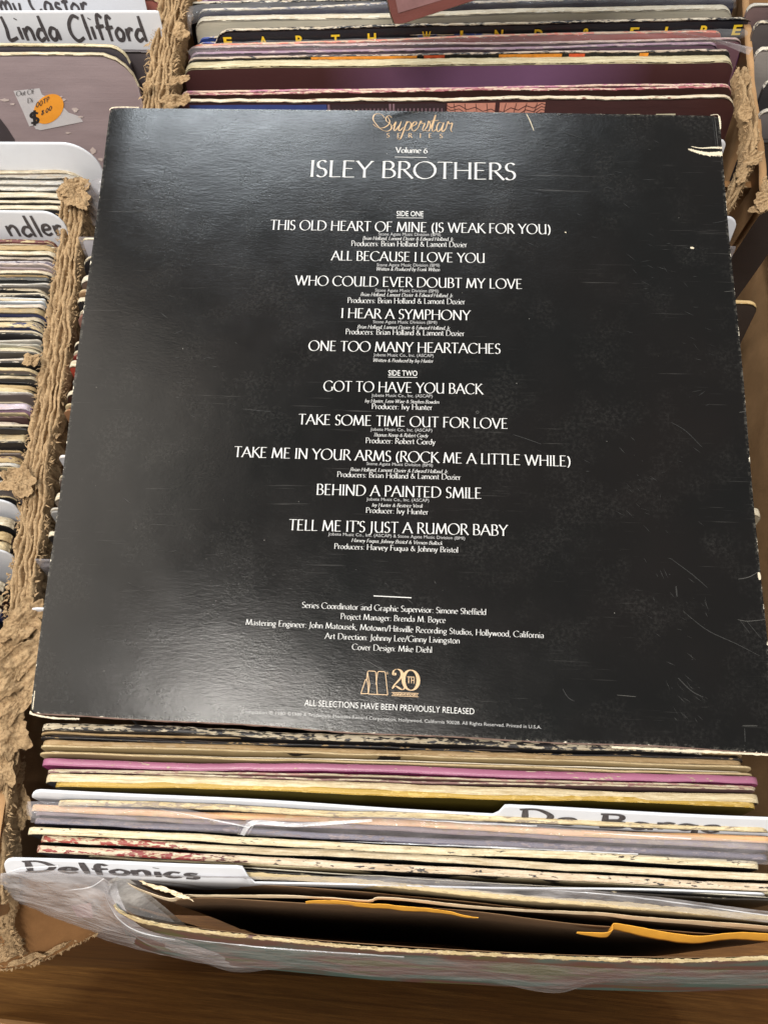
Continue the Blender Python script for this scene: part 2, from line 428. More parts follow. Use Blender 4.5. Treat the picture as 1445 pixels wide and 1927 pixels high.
def ribbon(pts, width_fn, out):
    """2-D stroke outline as quads, appended to out = (verts2d, faces, lift)"""
    vs, fs, lift = out
    if len(pts) < 2:
        return
    off = len(vs)
    k = lift[0]
    lift[0] = (lift[0] + 1) % 5
    n = len(pts)
    for i, (x, y) in enumerate(pts):
        a = pts[max(0, i - 1)]; b = pts[min(n - 1, i + 1)]
        dx, dy = b[0] - a[0], b[1] - a[1]
        l = math.hypot(dx, dy) or 1e-6
        dx /= l; dy /= l
        w = width_fn(dx, dy, i / (n - 1)) / 2
        ex = 0
        vs.append((x - dy * w, y + dx * w, k)); vs.append((x + dy * w, y - dx * w, k))
    for i in range(n - 1):
        a = off + 2 * i
        fs.append((a, a + 1, a + 3, a + 2))

def roman(text, weight=.12, nib=18, shear=0.0, track=0.0, serif=.13):
    """verts (x, y, lift) with cap height 1"""
    out = ([], [], [0])
    th = math.radians(nib)
    def wf(dx, dy, t):
        s = abs(dx * math.sin(th) - dy * math.cos(th))
        return weight * math.sqrt(s * s + .12)
    x0 = 0.0
    for ch in text:
        adv, strokes = GL.get(ch, GL[' '])
        for kind, pts in strokes:
            q = [(x0 + x + shear * y, y) for x, y in pts]
            ribbon(q, wf, out)
            ends = []
            if kind in 'st': ends.append(pts[0])
            if kind in 'sh': ends.append(pts[-1])
            for (x, y) in ends:
                hw = serif * .62
                yy = y + (.022 if y < .3 else -.022)
                ribbon([(x0 + x - hw + shear * yy, yy), (x0 + x + shear * yy, yy), (x0 + x + hw + shear * yy, yy)], lambda a, b, t: weight * (.36 + .25 * (1 - abs(2 * t - 1))), out)
        x0 += adv + track
    return out[0], out[1], x0 - track

def smooth2d(pts, k=5):
    if len(pts) == 2:
        (a, b), (c, d) = pts
        return [(a + (c - a) * i / 7, b + (d - b) * i / 7) for i in range(8)]
    vv = [V((x, y, 0)) for x, y in pts]
    n = (len(pts) - 1) * k
    return [tuple(lerp_poly(vv, i / n)[:2]) for i in range(n + 1)]

def hand(text, weight=.13, jit=.04, seed=0, track=.02):
    out = ([], [], [0])
    r = random.Random(seed)
    x0 = 0.0
    for ch in text:
        adv, strokes = HAND.get(ch, HAND[' '])
        dy, sx = r.uniform(-jit, jit), r.uniform(.92, 1.08)
        for pts in strokes:
            ribbon(smooth2d([(x0 + x * sx, y + dy) for x, y in pts]), lambda a, b, t: weight * (1 - .25 * abs(2 * t - 1)), out)
        x0 += adv * sx + track
    return out[0], out[1], x0

def sans(text, squeeze=1.0, weight=0.0):
    c = bpy.data.curves.new('lettering', 'FONT')
    c.body = text
    c.size = 1.0
    c.offset = weight
    c.resolution_u = 3
    o = bpy.data.objects.new('lettering', c)
    COL.objects.link(o)
    dg = bpy.context.evaluated_depsgraph_get()
    me = bpy.data.meshes.new_from_object(o.evaluated_get(dg))
    vs = [(v.co.x, v.co.y / .72, 0) for v in me.vertices]
    fs = [tuple(p.vertices) for p in me.polygons]
    x0 = min(v[0] for v in vs); x1 = max(v[0] for v in vs)
    vs = [(v[0] - x0, v[1], 0) for v in vs]
    bpy.data.objects.remove(o); bpy.data.curves.remove(c); bpy.data.meshes.remove(me)
    return vs, fs, x1 - x0

# ------------------------------------------------------------------ setting: the wooden bin under the boxes
def wood(name, col, dark):
    m = NT(name)
    v = m.coords('Object', (0.05, 1, 1), rnd=False)
    w = m.noise(m.coords('Object', (0.10, 1.4, 1.4), rnd=False), 1.2, 6, 0.65)
    knot = m.n('ShaderNodeTexVoronoi')
    m.put(knot.inputs['Vector'], m.coords('Object', (0.07, 0.25, 0.25), rnd=False))
    knot.inputs['Scale'].default_value = 0.9
    kk = m.mapr(knot.outputs[0], 0.0, 0.10, 0.9, 0.0)
    ring = m.math('SINE', m.math('MULTIPLY', m.math('ADD', w, m.math('MULTIPLY', m.noise(v, 0.6, 3), 1.6)), 38))
    c = m.mix(m.mapr(w, 0.3, 0.7), dark, col)
    c = m.mix(m.mapr(ring, -1, 1, 0, 0.35), c, dark)
    gr = m.noise(m.coords('Object', (0.25, 12, 12), rnd=False), 1.4, 6, 0.75)
    c = m.mix(m.mapr(gr, .42, .68, 0, .55), c, tuple(q * 0.45 for q in dark))
    c = m.mix(kk, c, tuple(q * 0.4 for q in dark))
    m.put(m.b.inputs['Base Color'], c)
    m.b.inputs['Roughness'].default_value = 0.55
    m.bump(w, 0.3, 0.05)
    return m.m
M_WOOD = wood('bin_wood', rgb(172, 122, 62), rgb(112, 72, 32))
M_WOOD_LIT = wood('bin_wood_lit', rgb(205, 160, 110), rgb(170, 120, 74))  # paler copy of the bin wood: light on the lip put into its colour

def box_mesh(name, pts8, mat, parent=None, base=None, bevel=0.0):
    """pts8: four bottom corners then four top corners"""
    o = mesh(name, pts8, [(3, 2, 1, 0), (4, 5, 6, 7), (0, 1, 5, 4), (1, 2, 6, 5), (2, 3, 7, 6), (3, 0, 4, 7)], mat, parent, None, False, base)
    if bevel:
        b = o.modifiers.new('bevel', 'BEVEL'); b.width = bevel * S; b.segments = 2
    return o

def abox(x0, x1, y0, y1, z0, z1):
    return [V(p) for p in ((x0, y0, z0), (x1, y0, z0), (x1, y1, z0), (x0, y1, z0), (x0, y0, z1), (x1, y0, z1), (x1, y1, z1), (x0, y1, z1))]

floor = box_mesh('floor', abox(-60, 90, -40, 110, -38, -35.2), M_WOOD, None, (15, 20, -35.2))
floor['kind'] = 'structure'
wb = thing('wooden_bin', (15, -14, -35), 'brown wooden front board of the record bin across the bottom of the photo', 'bin')
box_mesh('front_board', [V(p) for p in ((-50, -15.2, -35), (85, -18.6, -35), (85, -17.0, -35), (-50, -13.6, -35), (-50, -13.2, -8.3), (85, -20.6, -8.3), (85, -19.0, -8.3), (-50, -11.6, -8.3))], M_WOOD, wb)
mesh('top_lip', [V(p) for p in ((-50, -17.0, -7.6), (85, -24.4, -7.6), (85, -18.5, -7.6), (-50, -11.1, -7.6), (-50, -17.0, -8.25), (85, -24.4, -8.25), (85, -18.5, -8.25), (-50, -11.1, -8.25))],
     [(0, 1, 2, 3), (7, 6, 5, 4), (3, 2, 6, 7), (0, 4, 5, 1), (0, 3, 7, 4), (1, 5, 6, 2)], M_WOOD_LIT, wb, None, False)

# ------------------------------------------------------------------ record sleeves
def lean_at(y):
    return math.radians(12.2 + (y + 8.5) / 43 * 6.8)

def usamples(L, n, r):
    a = [0, r * .08, r * .25, r * .5, r * .8, r * 1.2]
    return a + [r * 1.2 + (L - 2.4 * r) * i / n for i in range(1, n)] + [L - q for q in reversed(a)]

def warp(u, d, W_, bow, seed, wob):
    return (bow * math.sin(math.pi * u / W_) + .10 * fbm((u * .10, seed * 3.3, 1))) * math.exp(-max(0, d) / 12) + wob * fbm((u * .6, max(0, d) * .35, seed * 2.1))

def board(name, L, X, D, N, W_, H_, n0, n1, mat, par, bow, seed, cr, rag, ds, seg, wob=0.0, spine=False, d0=0.0):
    """a sheet of card between normal offsets n0 (back) and n1 (front); spine: the top is rounded over"""
    us = usamples(W_, seg, cr)
    prof = []                                   # (n, d, v)
    if spine:
        t = n1 - n0
        r = min(.07, t * .35)
        prof += [(n0, d, d) for d in reversed(ds)]
        for k in range(7):
            a = math.pi * k / 6
            prof.append(((n0 + n1) / 2 - math.cos(a) * t / 2, r * (1 - math.sin(a) ** .8), 0))
        prof += [(n1, d, d) for d in ds]
    else:
        prof += [(n0, d, d) for d in reversed(ds)] + [(n0, 0, 0), (n1, 0, 0)] + [(n1, d, d) for d in ds]
    verts, uv = [], []
    for (n, d, v) in prof:
        for u in us:
            e = min(u, W_ - u)
            drop = cr - math.sqrt(max(0, cr * cr - (cr - e) ** 2)) if e < cr else 0
            top = rag * (fbm((u * .9, seed, 2.2)) + .6 * N3(u * 4.1, seed, n * 3)) + .12 * N3(u * .12, seed * 1.7)
            dd = d0 + max(d, 0) + drop * max(0, 1 - d / (3 * cr)) - top * max(0, 1 - d / 1.5)
            inn = 0
            p = L + X * u + D * dd + N * (n + warp(u, d, W_, bow, seed, wob))
            verts.append(p)
            uv.append((u, min(v, e + .08) if v > 0 else 0 if e > 0.0 else 0))
    nu = len(us); nv = len(prof)
    faces = grid_faces(nu, nv)
    half = nv // 2
    for col in (0, nu - 1):                     # close the two ends
        for j in range(half):
            a, b = j * nu + col, (j + 1) * nu + col
            c, d = (nv - 2 - j) * nu + col, (nv - 1 - j) * nu + col
            if b != c and a != d:
                faces.append((a, b, c, d) if col else (d, c, b, a))
    return mesh(name, verts, faces, mat, par, uv)

_seed = [1]
SURF = {}
TH = [1.0]
def sleeve(Lp, Rp, label, front, paper=CREAM, wear=.1, edge=.22, t=.34, kind='spine', spine=None, sw=.6, bow=0.0, lean=None,
           group='record sleeves standing in the front box', cr=.5, rag=.035, seg=56, back=None, name='record_sleeve', cat='record sleeve', H_=31.4, wob=.02, gloss=.42, gap=None, grad=None):
    _seed[0] += 1
    sd = _seed[0] * 1.37
    t *= TH[0]
    Lp, Rp = V(Lp), V(Rp)
    X_ = (Rp - Lp); W_ = X_.length; X_.normalize()
    ln = lean_at((Lp.y + Rp.y) / 2) if lean is None else math.radians(lean)
    D = V((0, -math.sin(ln), -math.cos(ln)))
    D = (D - X_ * D.dot(X_)).normalized()
    N_ = D.cross(X_).normalized()
    T = thing(name, Lp + X_ * W_ / 2 + D * H_, label, cat, group)
    ds = [.07, .16, .3, .5, .9, 1.6, 3.2, 7, 15, H_]
    mf = worn(front, paper, wear, edge, gloss)
    ms = worn(spine if spine is not None else front, paper, sw, .3, gloss, grad)
    if kind == 'spine':
        c = board('cover', Lp, X_, D, N_, W_, H_, -t / 2, t / 2, mf, T, bow, sd, cr, rag, ds, seg, wob, True, 0.02)
        s_ = board('spine', Lp, X_, D, N_, W_, 1, -t / 2 - .012, t / 2 + .012, ms, T, bow, sd, cr, rag, [.03, .05 + t * .12], seg, wob, True, 0.0)
    else:
        b = .075
        g = gap if gap is not None else t - 2 * b
        board('back_cover', Lp, X_, D, N_, W_, H_, -g / 2 - b, -g / 2, ms, T, bow - .02, sd, cr, rag, ds, seg, wob, False, 0.0)
        board('front_cover', Lp, X_, D, N_, W_, H_, g / 2, g / 2 + b, mf, T, bow + .02, sd + 4, cr, rag, ds, seg, wob, False, .05)
        if g > .1:
            board('inner_sleeve', Lp + X_ * .3, X_, D, N_, W_ - .6, H_, -.02, .02, M_PAPER if (_seed[0] % 3) else M_DIMPAPER, T, bow, sd + 2, cr, rag, ds, seg // 2, wob, False, .28)
    SURF[T.name] = (bow, sd, wob)
    return T, Lp, X_, D, N_, W_

M_DIMPAPER = plain('dark_paper', rgb(70, 62, 60), 0.8, 0.2)
BLACK = rgb(38, 36, 38); DKBR = rgb(62, 40, 36); GREYP = rgb(150, 140, 146); NAVY = rgb(44, 54, 104)
G1 = 'record sleeves standing in the front box'

def pix(uL, vL, uR, vR, z, *a, zr=None, **k):
    return sleeve(at(uL, vL, z), at(uR, vR, z if zr is None else zr), *a, **k)

# the stack in front of the black sleeve, from back to front
TH[0] = .74
pix(74, 1366, 1325, 1412, -1.55, 'black worn sleeve edge directly under the lower edge of the black sleeve', BLACK, wear=.25, sw=.42, t=.36, rag=.05)
pix(72, 1381, 1402, 1424, -1.9, 'tan sleeve with a torn black strip, second behind the pink spine', BLACK, TAN, .2, .14, kind='open', spine=rgb(60, 50, 44), sw=.8, t=.40, rag=.05)
pix(76, 1397, 1400, 1434, -1.95, 'plain tan cardboard sleeve edge two behind the pink spine, below the torn one', rgb(52, 46, 44), TAN, .05, .12, spine=rgb(176, 150, 112), sw=.5, t=.30)
pix(70, 1410, 1420, 1449, -1.85, 'clean cream sleeve edge directly behind the pink spine', rgb(190, 170, 130), rgb(226, 208, 170), .35, .3, spine=rgb(196, 176, 136), sw=.45, t=.44, rag=.02, kind='open')
pix(75, 1432, 1430, 1467, -1.9, 'sleeve with a glossy pink spine near the front of the box', rgb(150, 60, 110), CREAM, .0, .1, spine=rgb(168, 108, 138), sw=.0, t=.38, rag=.01, gloss=.28)
pix(84, 1449, 1426, 1482, -1.95, 'thin mauve and cream sleeve edge directly in front of the pink spine', rgb(140, 108, 106), CREAM, .5, .2, kind='open', spine=rgb(170, 130, 124), sw=.5, t=.2, rag=.03)
pix(82, 1462, 1432, 1502, -2.0, 'thick cream sleeve edge with a black ragged face behind the yellow spine', BLACK, rgb(230, 218, 186), .30, .14, spine=rgb(200, 186, 150), sw=.85, t=.44, rag=.05)
pix(100, 1472, 1425, 1512, -2.0, 'sleeve with a golden yellow spine directly behind the white divider with the tab', rgb(100, 86, 30), rgb(224, 196, 120), .0, .12, spine=rgb(176, 144, 62), sw=.22, t=.34, rag=.02)
pix(104, 1509, 1452, 1561, -1.75, 'cream sleeve edge directly in front of the white divider with the tab', rgb(96, 92, 90), rgb(222, 208, 172), .1, .16, spine=rgb(150, 134, 116), sw=.62, t=.30, rag=.02)
pix(54, 1519, 1455, 1580, -1.95, 'sleeve with an orange tan edge beneath loose plastic film', rgb(130, 110, 104), rgb(236, 206, 160), .1, .2, spine=rgb(216, 170, 126), sw=.3, t=.34, rag=.012)
pix(62, 1528, 1450, 1592, -2.3, 'greyish mauve sleeve edge wrapped under the loose plastic film', rgb(104, 96, 112), rgb(190, 176, 168), .0, .12, spine=rgb(160, 144, 150), sw=.3, t=.34, rag=.01)
pix(60, 1544, 1450, 1612, -2.3, 'slate grey sleeve edge under the front of the loose plastic film', rgb(80, 80, 96), rgb(170, 160, 170), .0, .12, spine=rgb(112, 108, 124), sw=.2, t=.3, rag=.01)
pix(48, 1560, 1432, 1630, -1.9, 'cream sleeve edge with dark flecks directly in front of the plastic film', BLACK, rgb(236, 226, 196), .02, .12, spine=rgb(70, 58, 50), sw=.70, t=.36, rag=.035)
pix(72, 1577, 1460, 1652, -2.05, 'cream sleeve edge turning red at its left end', rgb(44, 46, 44), rgb(224, 212, 186), .04, .12, spine=rgb(150, 62, 54), sw=.40, grad=(rgb(60, 56, 52), -10, -6, .62), t=.34, rag=.03)
pix(64, 1594, 1470, 1672, -2.05, 'sleeve with a scuffed dark red spine directly behind the front white divider', rgb(40, 34, 34), rgb(224, 208, 186), .05, .12, spine=rgb(140, 48, 48), sw=.34, grad=(rgb(44, 36, 36), -8, -4, .42), t=.36, rag=.03)
pix(160, 1616, 1475, 1688, -2.3, 'cream sleeve edge directly in front of the front white divider', rgb(54, 50, 46), rgb(214, 204, 174), .06, .14, spine=rgb(190, 178, 150), sw=.8, t=.50, rag=.02, kind='open')

# printed pieces of the red spines (left ends), laid as strips on the spine
def strip_on(T, pts, w, mat, name='red_strip', lift=.03):
    vs, fs = [], []
    n = len(pts)
    for i, p in enumerate(pts):
        vs += [p + V((0, -w / 2, lift)), p + V((0, w / 2, lift))]
    for i in range(n - 1):
        fs.append((2 * i, 2 * i + 1, 2 * i + 3, 2 * i + 2))
    return mesh(name, vs, fs, mat, T)

# ------------------------------------------------------------------ white dividers
def divider(Lp, Rp, label, tab=None, H_=30, tabh=2.0, lean=None, text=None, text_u=(0, 1), text_h=(.2, .9), wt=.16, seed=1, group=None, cr=.7, wobb=.05, dip=None, name='divider_card', mat=None, curl=None):
    """a thin plastic card; tab (u0, u1) in cm stands tabh above the rest"""
    Lp, Rp = V(Lp), V(Rp)
    X_ = (Rp - Lp); W_ = X_.length; X_.normalize()
    ln = lean_at((Lp.y + Rp.y) / 2) if lean is None else math.radians(lean)
    D = V((0, -math.sin(ln), -math.cos(ln)))
    D = (D - X_ * D.dot(X_)).normalized()
    N_ = D.cross(X_).normalized()
    T = thing(name, Lp + X_ * W_ / 2 + D * H_, label, 'divider', group)
    nu = 140
    def top(u):
        e = min(u, W_ - u)
        h = -(cr - math.sqrt(max(0, cr * cr - (cr - e) ** 2))) if e < cr else 0
        if tab:
            u0, u1 = tab
            s = .45
            k = min(1, max(0, (u - u0) / s)) * min(1, max(0, (u1 - u) / s))
            if u0 <= 0: k = min(1, max(0, (u1 - u) / s))
            if u1 >= W_: k = min(1, max(0, (u - u0) / s))
            k = k * k * (3 - 2 * k)
            h += tabh * (k - 1)
        return h
    def pos(u, h, lift=0):
        w = wobb * (math.sin(u * .21 + seed) + .5 * math.sin(u * .5 + seed * 2)) 
        if curl:
            hb, ca = curl[0], math.radians(curl[1])
            Dc = V((0, -math.sin(ca), -math.cos(ca))); Nc = Dc.cross(X_)
            d_ = -h
            a_ = 1 / (1 + math.exp(-(d_ - hb) / .10))
            if d_ < hb:
                return Lp + X_ * u + Dc * d_ + Nc.lerp(N_, a_ * .5) * (lift + w)
            return Lp + X_ * u + Dc * hb + D * (d_ - hb) + Nc.lerp(N_, .5 + (a_ - .5)) * (lift + w)
        return Lp + X_ * u - D * h + N_ * (lift + w)
    verts = []
    us = sorted(set([round(W_ * i / (nu - 1), 3) for i in range(nu)] + [round(min(W_, max(0, q)), 3) for q in ([cr * .05, cr * .2, cr * .5, W_ - cr * .05, W_ - cr * .2, W_ - cr * .5])]))
    nu = len(us)
    rows = [0, .15, .3, .5, .7, .9, 1.1, 1.3, 1.5, 2, 3, H_]
    for r in rows:
        for u in us:
            h = top(u) - r
            verts.append(pos(u, h))
    o = mesh('card', verts, grid_faces(nu, len(rows)), mat or M_CARD, T)
    solid(o, .07)
    if text:
        vs, fs, w = hand(text, wt / (text_h[1] - text_h[0]), .05, seed)
        sx = (text_u[1] - text_u[0]) / w; sy = text_h[1] - text_h[0]
        mesh('handwriting', [pos(text_u[0] + x * sx, text_h[0] - tabh * 0 + y * sy, .055 + l * .002) for x, y, l in vs], fs, M_INK, T, None, False)
    return T

# the divider with its tab at the right end
Ld, Rd = at(52, 1483, -1.6), at(1462, 1529, -1.15)
divider(at(52, 1466, -1.35), at(1470, 1540, -1.4), 'white divider with a handwritten tab rising at its right end, near the front', tab=(20.3, 33), tabh=.62, text='De Barge', text_u=(21.3, 30.0), text_h=(-1.0, -.12), wt=.14, seed=3, cr=.5, curl=(1.1, 44))
divider(at(4, 1616, -1.1), at(1455, 1652, -1.3), 'white divider with a handwritten tab at its left end, before the red spines', tab=(0, 10.6), tabh=1.0, text='Delfonics', text_u=(.8, 8.4), text_h=(-.80, -.12), wt=.13, seed=5, cr=.5, curl=(1.0, 46))

# ------------------------------------------------------------------ the black album sleeve
def hgt(x, y):
    """height of the sleeve face in cm: the disc inside shows as a shallow plateau"""
    r = math.hypot(x - 15.9, y - 15.4)
    k = min(1, max(0, (15.3 - r) / 2.2)); k = k * k * (3 - 2 * k)
    h = .010 * k
    rl = math.hypot(x - 15.9, y - 15.4)
    h += .014 * fbm((x * .085, y * .085, 4.2), 2)
    h += .004 * fbm((x * .8, y * .8, 1.1), 2)
    h -= .008 * max(0, (y - 29) / 2.5) ** 2
    h -= .006 * max(0, (1.6 - y) / 1.6) ** 2
    h -= .03 * max(0, (1.2 - x) / 1.2) ** 2 + .03 * max(0, (x - 30.4) / 1.2) ** 2
    return h

QC = [at(208, 203), at(1352, 218), at(1462, 1418), at(57, 1343)]     # TL TR BR BL
def quad(s, t):
    a = QC[3].lerp(QC[2], s); b = QC[0].lerp(QC[1], s)
    p = a.lerp(b, t)
    # the outline is not perfectly straight
    p.y += (.06 * math.sin(s * 9) + .05 * math.sin(s * 23 + 1)) * (1 - t) * .6 + .05 * math.sin(math.pi * s) * t
    p.x += .03 * math.sin(t * 14) * (1 if s > .5 else -1) * abs(2 * s - 1)
    return p

def cover_mat():
    m = NT('black_cover_print')
    uvn = m.n('ShaderNodeUVMap')
    v = m.coords('Object', (1, 1, 1), rnd=False)
    sep = m.n('ShaderNodeSeparateXYZ'); m.put(sep.inputs[0], uvn.outputs[0])
    e = sep.outputs[1]
    base = m.mix(m.mapr(m.noise(v, .12, 3), .3, .7), rgb(9, 11, 12), rgb(16, 14, 14))
    cloud = m.math('MULTIPLY', m.mapr(m.noise(v, .35, 5, .65), .48, .72), m.mapr(m.noise(v, 6, 5, .7), .45, .75))
    base = m.mix(m.math('MULTIPLY', cloud, .11), base, rgb(128, 126, 122))
    def scr(rot, a, b, amt, sc_=1.0):
        w = m.noise(m.coords('Object', (.18 * sc_, 7 * sc_, 1), (0, 0, rot), rnd=False), 1.0, 3, .6)
        g = m.noise(m.coords('Object', (1, 1, 1), (0, 0, rot + 1), rnd=False), .22, 2)
        return m.math('MULTIPLY', m.math('MULTIPLY', m.mapr(w, a, b), m.mapr(g, .5, .66)), amt)
    s1 = scr(.55, .66, .74, .16)
    s2 = scr(.05, .69, .75, .10)
    s3 = scr(-.5, .66, .76, .12, 1.6)
    base = m.mix(m.math('MAXIMUM', s1, m.math('MAXIMUM', s2, s3)), base, rgb(150, 148, 145))
    vo = m.n('ShaderNodeTexVoronoi'); m.put(vo.inputs['Vector'], v); vo.inputs['Scale'].default_value = 1.5
    vc = m.n('ShaderNodeSeparateXYZ'); m.put(vc.inputs[0], vo.outputs['Color'])
    sp = m.math('MULTIPLY', m.math('LESS_THAN', vo.outputs[0], m.math('MULTIPLY', vc.outputs[1], .028)), m.math('GREATER_THAN', vc.outputs[0], .62))
    base = m.mix(m.math('MULTIPLY', sp, .55), base, rgb(200, 198, 190))
    vo2 = m.n('ShaderNodeTexVoronoi'); m.put(vo2.inputs['Vector'], v); vo2.inputs['Scale'].default_value = 6
    vc2 = m.n('ShaderNodeSeparateXYZ'); m.put(vc2.inputs[0], vo2.outputs['Color'])
    sp2 = m.math('MULTIPLY', m.math('LESS_THAN', vo2.outputs[0], m.math('MULTIPLY', vc2.outputs[1], .06)), m.math('GREATER_THAN', vc2.outputs[0], .8))
    base = m.mix(m.math('MULTIPLY', sp2, .16), base, rgb(170, 168, 160))
    # rubbed edges
    n1 = m.noise(v, 2.6, 6, .7)
    w = m.math('SUBTRACT', m.math('MULTIPLY_ADD', n1, 2.0, -1.16), m.math('DIVIDE', e, .30))
    mask = m.mapr(w, -.03, .05)
    rim = m.math('MULTIPLY', m.mapr(e, 0, .16, 1, 0), m.mapr(m.noise(v, 5, 6, .75), .50, .64))
    base = m.mix(m.math('MULTIPLY', rim, .3), base, rgb(150, 146, 136))
    base = m.mix(mask, base, rgb(212, 204, 186))
    m.put(m.b.inputs['Base Color'], base)
    rn = m.noise(v, .5, 4, .6)
    m.put(m.b.inputs['Roughness'], m.math('ADD', m.mapr(rn, .35, .65, .17, .215), m.math('MULTIPLY', mask, .4)))
    m.b.inputs['Specular IOR Level'].default_value = .24
    # the leathery embossing of the lacquered board
    f1 = m.noise(m.coords('Object', (.8, 1.5, 1), (0, 0, .6), rnd=False), 7.5, 5, .68)
    f2 = m.noise(m.coords('Object', (.7, 2.2, 1), (0, 0, .7), rnd=False), 3.2, 3, .6)
    hh = m.math('ADD', m.math('MULTIPLY', f1, .55), m.math('MULTIPLY', f2, .45))
    hh = m.math('SUBTRACT', hh, m.math('MULTIPLY', m.math('MAXIMUM', s1, s2), .3))
    m.bump(hh, .26, .03)
    return m.m
M_COVER = cover_mat()

ALB = thing('album_sleeve', (15.8, 15.6, -.5), 'black album sleeve with white track listing lying on top of the packed records', 'record sleeve')
nu, nv = 150, 150
vs, uv = [], []
for j in range(nv):
    t = j / (nv - 1)
    for i in range(nu):
        s = i / (nu - 1)
        # round the very corners a little
        p = quad(s, t)
        ex, ey = min(s, 1 - s) * 31.5, min(t, 1 - t) * 31.5
        if ex < .35 and ey < .35:
            k = (.35 - ex) * (.35 - ey) * 2.2
            p = p.lerp(quad(.5, .5), k * .02)
        p.z = hgt(p.x, p.y)
        vs.append(p); uv.append((s * 31.5, min(ex, ey)))
mesh('front_cover', vs, grid_faces(nu, nv), M_COVER, ALB, uv)
# the card under it and the thickness of the sleeve, edge strips a hair wider than the face
M_EDGEC = worn(rgb(178, 150, 140), rgb(230, 222, 204), .0, 50, .7)
M_EDGEW = worn(BLACK, rgb(226, 218, 196), .22, 50, .7)
def edge_strip(name, f, n, mat, zt, zb, inn=.0, out=.0, jag=0.0, seed=0):
    vs, uv = [], []
    c = quad(.5, .5)
    prof = [(zt, -.02), (zt * .5 + zb * .5, .05 + out), (zb, 0), (zb - .02, -.5)]
    for (z, o) in prof:
        for i in range(n):
            p = f(i / (n - 1)); h = hgt(p.x, p.y)
            d = (p - c); 
            nx = V((0, 0, 0))
            q = f(min(1, i / (n - 1) + .01)) - f(max(0, i / (n - 1) - .01))
            nrm = V((q.y, -q.x, 0)).normalized()
            if nrm.dot(d) < 0: nrm = -nrm
            jg = jag * fbm((i * .35, seed, z * 9))
            vs.append(V((p.x, p.y, h + z)) + nrm * (o + jg)); uv.append((i * .3, 0))
    return mesh(name, vs, grid_faces(n, len(prof)), mat, ALB, uv)
edge_strip('bottom_edge', lambda s: quad(s, 0), 200, M_EDGEC, -.008, -.30, jag=.03, seed=1)
edge_strip('top_edge', lambda s: quad(s, 1), 120, M_EDGEW, -.008, -.30, jag=.02, seed=2)
edge_strip('opening_edge', lambda s: quad(0, s), 160, M_EDGEW, -.008, -.30, jag=.03, seed=3)
edge_strip('spine', lambda s: quad(1, s), 120, M_EDGEW, -.008, -.30, jag=.015, seed=4)
vs = []
for j in range(12):
    for i in range(12):
        p = quad(i / 11, j / 11); p.z = hgt(p.x, p.y) - .32; vs.append(p)
mesh('back_cover', vs, grid_faces(12, 12), M_EDGEC, ALB, [(0, 0)] * 144)

def on_face(u, v, lift=.012):
    p = at(u, v, 0)
    p = V((p.x, p.y, 0)); p.z = hgt(p.x, p.y) + lift
    return p

def print_line(name, text, x0, v0, x1, v1, cap, mat=None, font='roman', weight=.125, shear=0, track=0.0, serif=.13, label=None):
    a, b = at(x0, v0), at(x1, v1)
    up = at((x0 + x1) / 2, (v0 + v1) / 2 - cap) - at((x0 + x1) / 2, (v0 + v1) / 2)
    X_ = (b - a)
    hcm = up.length
    Y_ = V((-X_.y, X_.x, 0)).normalized() * hcm
    if font == 'roman':
        vs, fs, w = roman(text, weight, 18, shear, track, serif)
    elif font == 'hand':
        vs, fs, w = hand(text, weight)
    else:
        vs, fs, w = sans(text, 1, weight)
    out = []
    for x, y, l in vs:
        p = a + X_ * (x / w) + Y_ * y
        p.z = hgt(p.x, p.y) + .012 + l * .0012
        out.append(p)
    o = mesh(name, out, fs, mat or M_WHITE, ALB, None, False)
    if label: o['label'] = label
    return o

def rule(x0, v0, x1, v1, w=.04, mat=None):
    a, b = on_face(x0, v0, .013), on_face(x1, v1, .013)
    n = 12; vs = []
    for i in range(n):
        p = a.lerp(b, i / (n - 1)); p.z = hgt(p.x, p.y) + .013
        vs += [p + V((0, -w / 2, 0)), p + V((0, w / 2, 0))]
    return mesh('rule', vs, [(2 * i, 2 * i + 2, 2 * i + 3, 2 * i + 1) for i in range(n - 1)], mat or M_WHITE, ALB, None, False)

